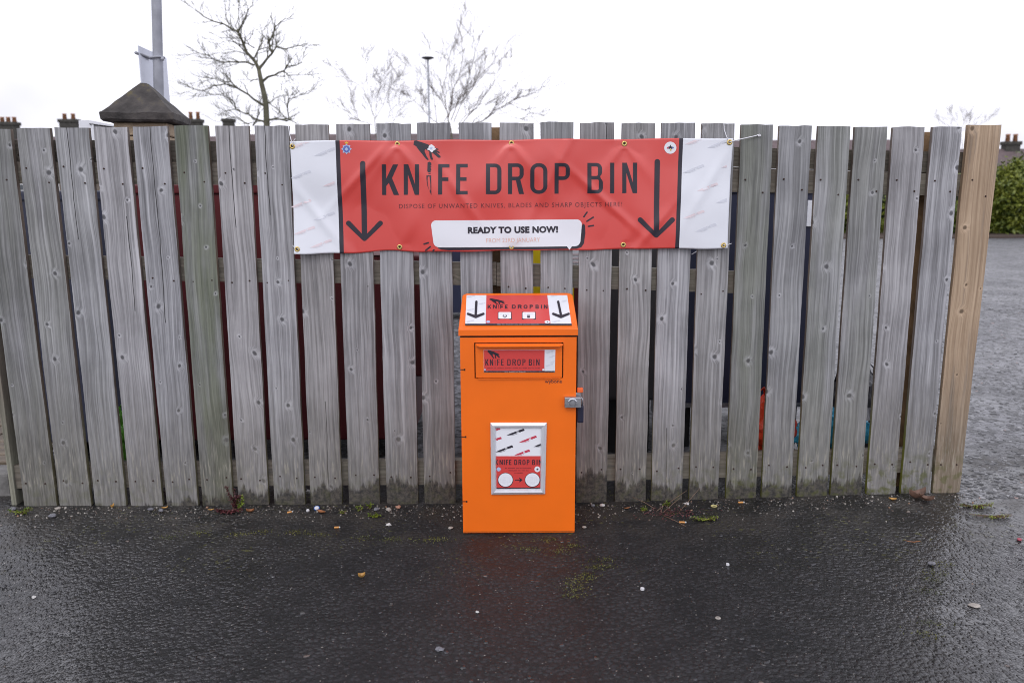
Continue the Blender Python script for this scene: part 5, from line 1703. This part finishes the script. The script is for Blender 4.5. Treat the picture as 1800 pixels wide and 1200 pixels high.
def hedge_bush(label, px0, px1, pytop, pybase, nleaf, seed, group):
    pb_ = G((px0 + px1) / 2, pybase)
    Y = pb_.y + 0.9
    a, b_ = P(px0, 400, Y).x, P(px1, 400, Y).x
    zt = P((px0 + px1) / 2, pytop, Y - 0.5).z
    t = tag(empty('hedge_bush', ((a + b_) / 2, Y, g(2, Y))), label, 'bush', group)
    r = np.random.default_rng(seed)
    cx, w = (a + b_) / 2, (b_ - a) / 2
    # clumped shell: leaves sit in many lumps on the outside of the bush
    ncl = 90
    u = r.normal(size=(ncl, 3)); u /= np.linalg.norm(u, axis=1)[:, None]
    cl = np.stack([cx + u[:, 0] * w * r.uniform(.75, 1.0, ncl), Y + u[:, 1] * .85 * r.uniform(.75, 1, ncl), 0.25 + (zt - .25) * (.5 + .5 * u[:, 2] * r.uniform(.8, 1.0, ncl))], 1)
    k = r.integers(0, ncl, nleaf)
    pts = cl[k] + r.normal(size=(nleaf, 3)) * np.array([.17, .15, .15])
    low = r.random(nleaf) < .18
    pts[low, 2] = r.uniform(.08, .6, low.sum())
    pts[:, 2] = np.maximum(pts[:, 2], .05)
    leaf_cloud('leaves', pts, r.uniform(.03, .10, nleaf), M_LEAF, t, seed)
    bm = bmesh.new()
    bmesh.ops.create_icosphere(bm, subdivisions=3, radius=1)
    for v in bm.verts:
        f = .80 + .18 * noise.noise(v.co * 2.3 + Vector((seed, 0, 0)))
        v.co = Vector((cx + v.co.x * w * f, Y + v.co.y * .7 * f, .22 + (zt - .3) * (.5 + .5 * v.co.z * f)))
    bm_obj('shade_core', bm, M_HCORE, t)  # dark blob standing in for shade inside the bush
    for q in range(5):
        x = cx + w * (-.6 + .3 * q)
        tube_obj('stem', [(x, Y, -.02), (x + .05, Y, .3), (x + .1, Y + .05, .8)], [.03, .025, .015], M_BARK, t, 6)
    return t
gh = 'bushes along the far side of the car park'
hedge_bush('yellow-green bush in full view past the new tan board', 1735, 1850, 290, 415, 15000, 21, gh)
hedge_bush('green bush mostly hidden behind the right-hand boards, next to the tan one', 1600, 1752, 320, 414, 9000, 22, gh)
hedge_bush('green bush glimpsed through the gaps between the pale grey boards', 1430, 1612, 326, 413, 9000, 23, gh)
pa, pb2 = G(1420, 420), G(1900, 420)
box_obj_ = box_obj('planting_bed', (pa.x - 1, pb2.x + 6, pa.y - .1, pa.y + 2.6, 0.0, 0.09), M_SOIL, None, 0.03)
tag(box_obj_, kind='structure')

# ------------------------------------------------------------------ loose chips standing proud of the asphalt
def chips(name, n, sampler, smin, smax, m, seed, hgt=(0.10, 0.28), sides=6, tilt=0.13):
    r = np.random.default_rng(seed)
    xy = sampler(r, n)
    n = len(xy)
    s = smin + (smax - smin) * r.random(n) ** 2.2
    ang = r.random((n, 1)) * 6.283 + np.sort(r.random((n, sides)) * 0.7 + np.arange(sides)[None, :] * (6.283 / sides), axis=1)
    rad = s[:, None] * r.uniform(.68, 1.1, (n, sides))
    asp = r.uniform(.55, 1.0, n)[:, None]
    rot = r.random(n)[:, None] * 6.283
    lx, ly = rad * np.cos(ang), rad * np.sin(ang) * asp
    bx_, by_ = lx * np.cos(rot) - ly * np.sin(rot), lx * np.sin(rot) + ly * np.cos(rot)
    h = s * r.uniform(hgt[0], hgt[1], n)
    gz = np.array([g(x, y) + 0.004 * noise.noise(Vector((x * 1.7, y * 1.7, 0.3))) + 0.0018 * noise.noise(Vector((x * 6, y * 6, 4.3))) for x, y in xy])
    tx, ty = r.normal(0, tilt, n), r.normal(0, tilt, n)
    k = r.uniform(.55, .85, n)[:, None]
    low = np.stack([xy[:, :1] + bx_, xy[:, 1:] + by_, np.repeat((gz - .0015)[:, None], sides, 1)], 2)
    tz = (gz + h)[:, None] + (bx_ * tx[:, None] + by_ * ty[:, None]) * .5
    top = np.stack([xy[:, :1] + bx_ * k, xy[:, 1:] + by_ * k, np.maximum(tz, gz[:, None] + .0004)], 2)
    v = np.concatenate([low, top], 1).reshape(-1, 3)
    base = np.arange(n)[:, None] * (2 * sides)
    i = np.arange(sides)
    j = (i + 1) % sides
    quads = (base[:, :, None] + np.stack([i, j, j + sides, i + sides], 1)[None]).reshape(n, sides, 4)
    caps = base + (np.arange(sides) + sides)[None]
    me = bpy.data.meshes.new(name)
    me.vertices.add(len(v)); me.vertices.foreach_set('co', v.ravel())
    nl = n * sides * 4 + n * sides
    loops = np.concatenate([quads.reshape(n, -1), caps], 1).ravel()
    me.loops.add(nl); me.loops.foreach_set('vertex_index', loops.astype(np.int32))
    per = np.concatenate([np.full(sides, 4), [sides]])
    tot = np.tile(per, n)
    start = np.concatenate([[0], np.cumsum(tot)[:-1]])
    me.polygons.add(len(tot)); me.polygons.foreach_set('loop_start', start.astype(np.int32)); me.polygons.foreach_set('loop_total', tot.astype(np.int32))
    me.update(calc_edges=True)
    me.materials.append(m)
    o = link(name, me)
    return o

def chip_material(name, stops, rough):
    m = bpy.data.materials.new(name)
    m.use_nodes = True
    b = NB(m)
    geo = b.n('ShaderNodeNewGeometry')
    rp_ = b.n('ShaderNodeValToRGB')
    rp_.color_ramp.interpolation = 'CONSTANT'
    els = rp_.color_ramp.elements
    while len(els) < len(stops):
        els.new(0.5)
    for e, (p_, c_) in zip(els, stops):
        e.position = p_; e.color = (*c_, 1)
    b.l(geo.outputs['Random Per Island'], rp_.inputs['Fac'])
    b.l(rp_.outputs[0], b.bsdf.inputs['Base Color'])
    b.bsdf.inputs['Roughness'].default_value = rough
    b.bsdf.inputs['Specular IOR Level'].default_value = 0.8
    return m
M_CHIP = chip_material('wet_chips', [(0, (0.010, 0.010, 0.012)), (.35, (0.018, 0.018, 0.020)), (.65, (0.030, 0.030, 0.035)), (.86, (0.022, 0.018, 0.016)), (.95, (0.06, 0.058, 0.058)), (.985, (0.10, 0.075, 0.065))], 0.24)
M_GRIT = chip_material('pale_grit', [(0, (0.05, 0.045, 0.04)), (.3, (0.11, 0.10, 0.09)), (.55, (0.06, 0.04, 0.03)), (.75, (0.20, 0.18, 0.16)), (.9, (0.32, 0.30, 0.27)), (.97, (0.22, 0.12, 0.07))], 0.6)

def near_field(r, n):
    x = r.uniform(-2.7, 3.0, n); y = r.uniform(1.55, 3.34, n)
    d = np.abs(x - 0.1)
    patch = np.array([noise.noise(Vector((a * 2.2, c * 2.2, 9.0))) for a, c in zip(x, y)])
    keep = r.random(n) < np.clip(0.25 + 0.35 * d + 0.45 * patch, 0.05, 1)
    keep &= ~((np.abs(x - XC) < WB / 2 + .01) & (y > YBIN - .02))
    return np.stack([x[keep], y[keep]], 1)
ch = chips('stone_chips', 7000, near_field, 0.0042, 0.0135, M_CHIP, 3, hgt=(.08, .20))
tag(ch, 'dark wet stone chips showing through the worn asphalt', kind='stuff')
def far_field(r, n):
    y = 3.3 + 8.0 * r.random(n) ** 1.6
    x = y * r.uniform(0.50, 0.80, n)
    keep = x > 1.98
    return np.stack([x[keep], y[keep]], 1)
M_FARCHIP = chip_material('car_park_chips', [(0, (0.012, 0.012, 0.013)), (.40, (0.05, 0.05, 0.055)), (.70, (0.12, 0.12, 0.13)), (.90, (0.24, 0.24, 0.25)), (.985, (0.30, 0.20, 0.18))], 0.45)
ch = chips('stone_chips', 9000, far_field, 0.006, 0.022, M_FARCHIP, 4, hgt=(.06, .16))
tag(ch, 'mixed dark and pale stone chips in the car park right of the fence', kind='stuff')
def foot(r, n):
    x = r.uniform(-2.25, 2.05, n); y = 3.345 - np.abs(r.normal(0, 0.10, n))
    keep = ~((np.abs(x - XC) < WB / 2 + .01) & (y > YBIN - .02))
    return np.stack([x[keep], y[keep]], 1)
gr_ = chips('grit', 2000, foot, 0.0018, 0.0075, M_GRIT, 5, hgt=(.3, .8), sides=5)
tag(gr_, 'fine pale grit and crumbs washed along the foot of the fence', kind='stuff')
def scatter(r, n):
    x = r.uniform(-2.2, 2.5, n); y = r.uniform(1.7, 3.2, n)
    keep = ~((np.abs(x - XC) < WB / 2 + .01) & (y > YBIN - .02))
    return np.stack([x[keep], y[keep]], 1)
gr_ = chips('grit', 230, scatter, 0.0016, 0.0055, M_GRIT, 6, hgt=(.3, .7), sides=5)
tag(gr_, 'pale specks of grit strewn over the asphalt', kind='stuff')

# moss in the cracks and along the fence
def moss_patch(centres, n, spread, seed):
    r = np.random.default_rng(seed)
    c = np.array(centres)
    k = r.integers(0, len(c), n)
    p = c[k] + r.normal(size=(n, 2)) * spread
    z = np.array([g(a, b_) for a, b_ in p]) + r.uniform(.001, .007, n)
    return np.concatenate([p, z[:, None]], 1)
M_MOSS = leaf_material('moss', (0.035, 0.045, 0.008), (0.13, 0.125, 0.02))
mpts = []
for (px, py) in [(1008, 1036), (1006, 1048), (1012, 1026), (1022, 1018), (1030, 1012), (1050, 998), (1058, 996), (1062, 984), (1640, 1020), (1650, 1008), (1655, 992), (1630, 1040), (1625, 1115), (1632, 1095), (1000, 960), (985, 970),
                 (300, 945), (350, 938), (420, 940), (460, 935), (520, 936), (560, 940), (640, 946), (690, 948), (740, 950), (770, 948), (960, 948), (930, 966), (1245, 908), (1235, 914), (1180, 903), (1225, 911)]:
    q = G(px, py); mpts.append((q.x, q.y))
mp = moss_patch(mpts, 2600, (0.028, 0.012), 8)
mo = leaf_cloud('moss', mp, np.random.default_rng(9).uniform(.0015, .0045, len(mp)), M_MOSS, None, 9)
tag(mo, 'yellow-green moss in cracks of the asphalt', kind='stuff')

# ------------------------------------------------------------------ weeds along the fence
M_WEEDG = leaf_material('weed_green', (0.06, 0.11, 0.012), (0.24, 0.29, 0.03))
M_WEEDR = leaf_material('weed_red', (0.055, 0.014, 0.018), (0.16, 0.05, 0.055))
M_DRY = mat('dry_stalk', (0.20, 0.13, 0.09), 0.8)
M_DRYR = mat('red_brown_stalk', (0.10, 0.045, 0.032), 0.8)

def leaf_mesh(bm, p, d, L, w):
    d = Vector(d).normalized()
    s = d.cross(Vector((0, 0, 1)))
    s = s.normalized() if s.length > 1e-3 else Vector((1, 0, 0))
    n = s.cross(d)
    p = Vector(p)
    v = [bm.verts.new(p), bm.verts.new(p + d * L * .45 + s * w + n * L * .05), bm.verts.new(p + d * L - n * L * .12), bm.verts.new(p + d * L * .45 - s * w + n * L * .05), bm.verts.new(p + d * L * .5 - n * L * .03)]
    bm.faces.new((v[0], v[1], v[4])); bm.faces.new((v[1], v[2], v[4])); bm.faces.new((v[2], v[3], v[4])); bm.faces.new((v[3], v[0], v[4]))

def weed(label, px, py, h, spread, nstem, m_leaf, m_stem, seed, leaves=9, L=.012, w=.005, Yfix=None, flop=0.3):
    r = random.Random(seed)
    q = G(px, py)
    t = tag(empty('weed', q), label, 'weed', 'weeds along the foot of the fence')
    bs, bl = bmesh.new(), bmesh.new()
    for k in range(nstem):
        a = r.uniform(0, 6.283)
        d = Vector((math.cos(a) * spread, -abs(math.sin(a)) * spread * .5, h * r.uniform(.5, 1)))
        pts = [q + Vector((r.uniform(-.01, .01), r.uniform(-.008, .004), -.002))]
        for s in (.35, .7, 1.0):
            pts.append(q + Vector((d.x * s, d.y * s, d.z * (s if s < .8 else s * (1 - flop * .3)))) + Vector((r.uniform(-1, 1), r.uniform(-.4, .4), 0)) * .006)
        add_tube(bs, pts, [.0016, .0013, .001, .0006], 4, cap=False)
        for j in range(leaves):
            s = r.uniform(.15, 1) * 2.999
            i = int(s)
            p = pts[i].lerp(pts[i + 1], s - i)
            leaf_mesh(bl, p, (r.uniform(-1, 1), r.uniform(-1, .3), r.uniform(-.3, .9)), L * r.uniform(.6, 1.3), w * r.uniform(.7, 1.2))
    bm_obj('stalks', bs, m_stem, t)
    bm_obj('leaves', bl, m_leaf, t)
    return t
weed('tall weed with dull red leaf heads climbing the fence at left', 414, 896, .125, .035, 9, M_WEEDR, M_DRYR, 31, 26, .011, .005)
weed('fresh yellow-green weed in front of the red-leaved weed', 421, 897, .075, .016, 6, M_WEEDG, M_DRY, 32, 12, .013, .006)
weed('mat of purplish-red leaves on the ground below the tall weed', 402, 900, .022, .060, 14, M_WEEDR, M_DRYR, 33, 14, .013, .006)
weed('small pale green rosette left of the orange bin, nearest the camera', 656, 908, .018, .022, 7, M_WEEDG, M_DRY, 34, 6, .015, .006)
weed('yellow-green seedling at the fence foot, upper left of the rosette', 633, 897, .028, .016, 5, M_WEEDG, M_DRY, 35, 8, .010, .005)
weed('green seedling at the fence foot directly above the rosette', 648, 893, .030, .014, 5, M_WEEDG, M_DRY, 36, 8, .010, .005)
weed('tiny green tuft near the white bottle top with the blue rim', 601, 902, .018, .018, 6, M_WEEDG, M_DRY, 37, 7, .008, .003)
weed('tuft of green and yellow grass at the left end of the fence', 38, 902, .030, .05, 12, M_WEEDG, M_DRY, 38, 10, .016, .003)
weed('clump of green grass at the foot of the new tan board', 1712, 889, .016, .075, 26, M_WEEDG, M_DRYR, 39, 8, .011, .0022)
weed('trailing end of grass to the lower right of the tan board', 1742, 906, .010, .085, 22, M_WEEDG, M_DRYR, 40, 6, .009, .002)
weed('low creeping green weed right of the dead stalks', 1238, 912, .014, .055, 14, M_WEEDG, M_DRY, 41, 10, .010, .004)
weed('bright green blades at the left of the dead stalks', 1130, 898, .022, .016, 7, M_WEEDG, M_DRY, 42, 8, .014, .003)
weed('small lit green leaf bunch among the dead stalks', 1171, 889, .024, .010, 5, M_WEEDG, M_DRY, 43, 8, .011, .006)
# dead weed with long dry stalks
q = G(1180, 904)
t = tag(empty('dead_weed', q), 'dead reddish weed with long dry stalks right of the orange bin', 'weed')
r = random.Random(5)
for (x0, y0, x1, y1) in ((1152, 894, 1112, 874), (1172, 886, 1208, 862), (1196, 897, 1231, 857), (1166, 900, 1198, 873), (1154, 898, 1172, 886), (1164, 905, 1206, 926), (1162, 900, 1166, 884)):
    a = G(x0, y0); b_ = P(x1, y1, min(YF - .012, a.y + .05)) if y1 < 880 else G(x1, y1)
    m_ = a.lerp(b_, .5) + Vector((0, -.01, .008))
    tube_obj('stalk', [a, m_, b_ + Vector((0, 0, .002))], [.0014, .0011, .0007], M_DRY, t, 5)
bm = bmesh.new()
for k in range(170):
    a = G(r.gauss(1178, 26), r.gauss(903, 5))
    leaf_mesh(bm, a + Vector((0, 0, r.uniform(.001, .012))), (r.uniform(-1, 1), r.uniform(-1, 1), r.uniform(-.2, .4)), r.uniform(.006, .018), r.uniform(.001, .004))
bm_obj('dead_leaves', bm, M_WEEDR, t)

# ------------------------------------------------------------------ litter, each piece on its own
M_FILTER = mat('butt_filter', (0.62, 0.30, 0.09), 0.7, var=0.1, vscale=200)
M_PAPER = mat('paper', (0.50, 0.49, 0.48), 0.7)
M_LEAFDRY = mat('dry_leaf', (0.26, 0.10, 0.035), 0.6, var=0.35, vscale=60)
M_LEAFGOLD = mat('golden_leaf', (0.46, 0.26, 0.07), 0.45, var=0.3, vscale=60)
M_LEAFBRN = mat('brown_leaf', (0.15, 0.085, 0.06), 0.6, var=0.35, vscale=60)
M_CAPW = mat('white_plastic_top', (0.58, 0.58, 0.60), 0.4)
M_CAPB = mat('blue_plastic_rim', (0.03, 0.11, 0.38), 0.35)
M_PEB = mat('pale_pebble', (0.34, 0.31, 0.28), 0.7, var=0.2, vscale=50, bump=0.3, bscale=120)
M_PEBG = mat('grey_pebble', (0.15, 0.15, 0.17), 0.5, var=0.2, vscale=50, bump=0.3, bscale=120)
M_PEBT = mat('terracotta_pebble', (0.36, 0.19, 0.13), 0.7, var=0.2, vscale=50, bump=0.3, bscale=120)
M_PEBY = mat('straw_ring', (0.52, 0.46, 0.20), 0.6)
M_CRIMSON = mat('pink_red_plastic', (0.32, 0.06, 0.09), 0.4)

def butt(label, px, py, ang, L=.024):
    q = G(px, py); t = tag(empty('cigarette_butt', q), label, 'cigarette butt', 'litter on the asphalt')
    d = Vector((math.cos(ang), math.sin(ang), 0)); c = q + Vector((0, 0, .0042))
    tube_obj('filter', [c - d * L / 2, c, c + d * L * .28], .0038, M_FILTER, t, 9)
    tube_obj('paper_end', [c + d * L * .28, c + d * L * .5], [.0037, .0033], M_PAPER, t, 9)
butt('orange cigarette butt left of the bottle top with the blue rim', 510, 901, .5)
butt('orange cigarette butt lying alone below the rosette weed', 593, 928, .1)
butt('cigarette butt with bright filter below the dead stalks', 1200, 919, -.1, .030)
butt('cigarette butt tucked against the boards right of the dead stalks', 1303, 884, .05, .028)

def pebble(label, px, py, s, m, seed, flat=.6, cat='pebble'):
    q = G(px, py)
    bm = bmesh.new()
    bmesh.ops.create_icosphere(bm, subdivisions=3, radius=1)
    for v in bm.verts:
        f = 1 + .30 * noise.noise(v.co * 1.2 + Vector((seed * 7.3, 0, 0))) + .10 * noise.noise(v.co * 3 + Vector((0, seed, 0)))
        v.co = Vector((v.co.x * s * f, v.co.y * s * f * .8, v.co.z * s * f * flat))
    zmin = min(v.co.z for v in bm.verts)
    bmesh.ops.translate(bm, verts=bm.verts, vec=q + Vector((0, 0, -zmin * .85)))
    t = bm_obj('pebble', bm, m, None, False)
    for v in t.data.vertices:
        v.co -= q
    t.location = q
    tag(t, label, cat, 'pebbles along the fence')
pebble('pale lumpy pebble beside the rosette weed', 683, 897, .012, M_PEB, 1)
pebble('rounded mauve-grey pebble between the rosette and the pale pebble', 662, 897, .013, M_PEBG, 2)
pebble('terracotta-coloured pebble right of the pale pebble', 700, 893, .012, M_PEBT, 3)
pebble('flat white pebble near the left end of the fence', 102, 895, .014, M_PEB, 4, .45)
pebble('blue-grey pebble lowest of those at the left end', 92, 908, .016, M_PEBG, 5, .5)
pebble('dark grey pebble beside the green grass tuft at far left', 23, 896, .014, M_PEBG, 6, .5)
pebble('light grey flat stone touching the fence below the fourth board', 265, 896, .013, M_PEBG, 7, .45)
pebble('grey stone right of the flat stone, under the fourth gap', 283, 898, .011, M_PEBG, 8, .55)
pebble('white chip beside the lone lilac stone right of the bin', 1059, 889, .011, M_PAPER, 9, .5)
pebble('lilac-grey stone close to the right side of the bin', 1042, 890, .009, M_PEBG, 10, .7)
pebble('pale grey oval stone left of the bin foot', 792, 929, .010, M_PEB, 11, .5)
pebble('grey pebble out on the asphalt at the lower right, near the mossy crack', 1637, 992, .014, M_PEBG, 12, .5)
pebble('broken whitish mortar flake on wet asphalt at far right', 1713, 1065, .019, M_PEB, 13, .22)

def top(label, px, py, r_, m_top, m_rim=None, tilt=(0, 0)):
    q = G(px, py)
    t = tag(empty('bottle_top', q), label, 'bottle top', 'litter on the asphalt')
    def disc(name, ra, z0, z1, m):
        bm = bmesh.new()
        bmesh.ops.create_cone(bm, segments=22, radius1=ra, radius2=ra * .93, depth=z1 - z0, cap_ends=True, matrix=Matrix.Translation((0, 0, (z0 + z1) / 2)))
        bmesh.ops.rotate(bm, verts=bm.verts, matrix=Matrix.Rotation(tilt[0], 3, 'X') @ Matrix.Rotation(tilt[1], 3, 'Y'))
        bmesh.ops.translate(bm, verts=bm.verts, vec=q + Vector((0, 0, .001)))
        return bm_obj(name, bm, m, t)
    disc('rim', r_, 0, .006, m_rim or m_top)
    disc('face', r_ * .72, .0062, .0072, m_top)
top('white bottle top with a blue rim at the fence foot', 557, 894, .0135, M_CAPW, M_CAPB, (.5, 0))
top('small plain white top left of the blue-rimmed one', 541, 898, .0075, M_CAPW, None, (.3, .1))
top('white oval disc lying in the middle of the right-hand asphalt', 1129, 1036, .0075, M_CAPW)
top('white disc farther back, level with the right of the mossy crack', 1279, 993, .0065, M_CAPW)

def dead_leaf(label, px, py, L, w, ang, curl, m):
    q = G(px, py)
    n = 8
    bm = bmesh.new()
    rows = []
    for i in range(n + 1):
        s = i / n
        hw_ = w * math.sin(math.pi * min(1, s * .95 + .04)) ** .8
        row = []
        for k in (-1, -.5, 0, .5, 1):
            x, y = (s - .5) * L, k * hw_
            z = curl * (k * k * .5 * w * 2 + (s - .5) ** 2 * L) + .0015 + .0015 * noise.noise(Vector((s * 6, k * 2, px)))
            row.append(bm.verts.new(q + Vector((x * math.cos(ang) - y * math.sin(ang), x * math.sin(ang) + y * math.cos(ang), z))))
        rows.append(row)
    for a, c in zip(rows, rows[1:]):
        for k in range(4):
            bm.faces.new((a[k], a[k + 1], c[k + 1], c[k]))
    o = bm_obj('fallen_leaf', bm, m, None, True)
    for v in o.data.vertices:
        v.co -= q
    o.location = q
    tag(o, label, 'leaf', 'fallen leaves')
dead_leaf('brown leaf just right of the blue-rimmed bottle top', 565, 901, .045, .011, -.5, .5, M_LEAFDRY)
dead_leaf('small curled golden leaf alone on the asphalt left of the bin', 636, 1015, .026, .010, .3, 1.2, M_LEAFGOLD)
dead_leaf('orange-brown leaf between the bin and the dead stalks', 1102, 894, .030, .006, .3, .5, M_LEAFDRY)
dead_leaf('rust leaf under the right side of the tall red weed', 440, 900, .034, .010, .2, .9, M_LEAFDRY)
dead_leaf('orange leaf tip left of the purplish leaf mat', 371, 897, .026, .006, .2, .6, M_LEAFGOLD)
dead_leaf('crumpled brown leaf at the foot of the fence near the tan board', 1612, 876, .085, .024, .25, 1.1, M_LEAFBRN)
dead_leaf('second crumpled leaf lying against the large brown one', 1628, 880, .06, .018, -.6, .9, M_LEAFBRN)
dead_leaf('peach-coloured leaf left of the crumpled brown leaves', 1569, 879, .032, .011, -.2, .6, M_LEAFGOLD)
dead_leaf('yellow leaf standing at the foot of the third gap', 198, 892, .022, .006, 1.3, 1.6, M_LEAFGOLD)
dead_leaf('reddish strip of bark on the asphalt below the crumpled leaves', 1604, 953, .060, .004, -.12, .4, M_LEAFDRY)
dead_leaf('yellow leaf caught in the gap left of the mossy grit', 696, 872, .040, .010, .9, 1.2, M_LEAFGOLD)
dead_leaf('tan leaf beside the stone near the left fence gaps', 290, 894, .026, .007, .4, .8, M_LEAFGOLD)

def scrap(label, px, py, s, m, seed, cat='paper scrap'):
    q = G(px, py)
    bm = bmesh.new()
    bmesh.ops.create_icosphere(bm, subdivisions=2, radius=1)
    for v in bm.verts:
        f = 1 + .65 * noise.noise(v.co * 2.1 + Vector((seed * 3.7, 1, 0)))
        v.co = Vector((v.co.x * s * f, v.co.y * s * .8 * f, max(0, v.co.z * s * .55 * f + s * .35)))
    o = bm_obj('scrap', bm, m)
    o.location = q
    tag(o, label, cat, 'litter on the asphalt')
scrap('crumpled white paper scrap below the pale pebble, left of the bin', 683, 923, .011, M_PAPER, 1)
scrap('squashed white scrap wedged in the gap right of the red-leaved weed', 543, 866, .017, M_PAPER, 2)
scrap('tiny white scrap low on the asphalt, left of the bin reflection', 839, 1076, .006, M_PAPER, 3)
scrap('flattened grey scrap lowest on the asphalt, near the bottom edge', 773, 1142, .012, M_PEBG, 4)
scrap('white scrap on the asphalt at the lower left edge', 60, 1050, .008, M_PAPER, 5)
scrap('pinkish scrap at the right edge beyond the grass', 1792, 949, .010, M_CRIMSON, 6)
scrap('white bud-like scrap hooked on the dead stalks', 1207, 886, .011, M_PAPER, 7)
def ring_litter(label, px, py, R, m):
    q = G(px, py)
    o = tube_obj('ring_pull', [q + Vector((R * math.cos(a), R * .8 * math.sin(a), .003)) for a in [k * math.pi / 9 for k in range(19)]], .0026, m, None, 6)
    for v in o.data.vertices:
        v.co -= q
    o.location = q
    tag(o, label, 'ring', 'litter on the asphalt')
ring_litter('straw-coloured ring right of the creeping weed', 1255, 890, .012, M_PEBY)
ring_litter('small grey ring on the asphalt right of the bin foot', 1027, 927, .007, M_PEB)
ring_litter('pale ring mark low on the asphalt, right of the bin', 1262, 1087, .007, M_PEB)
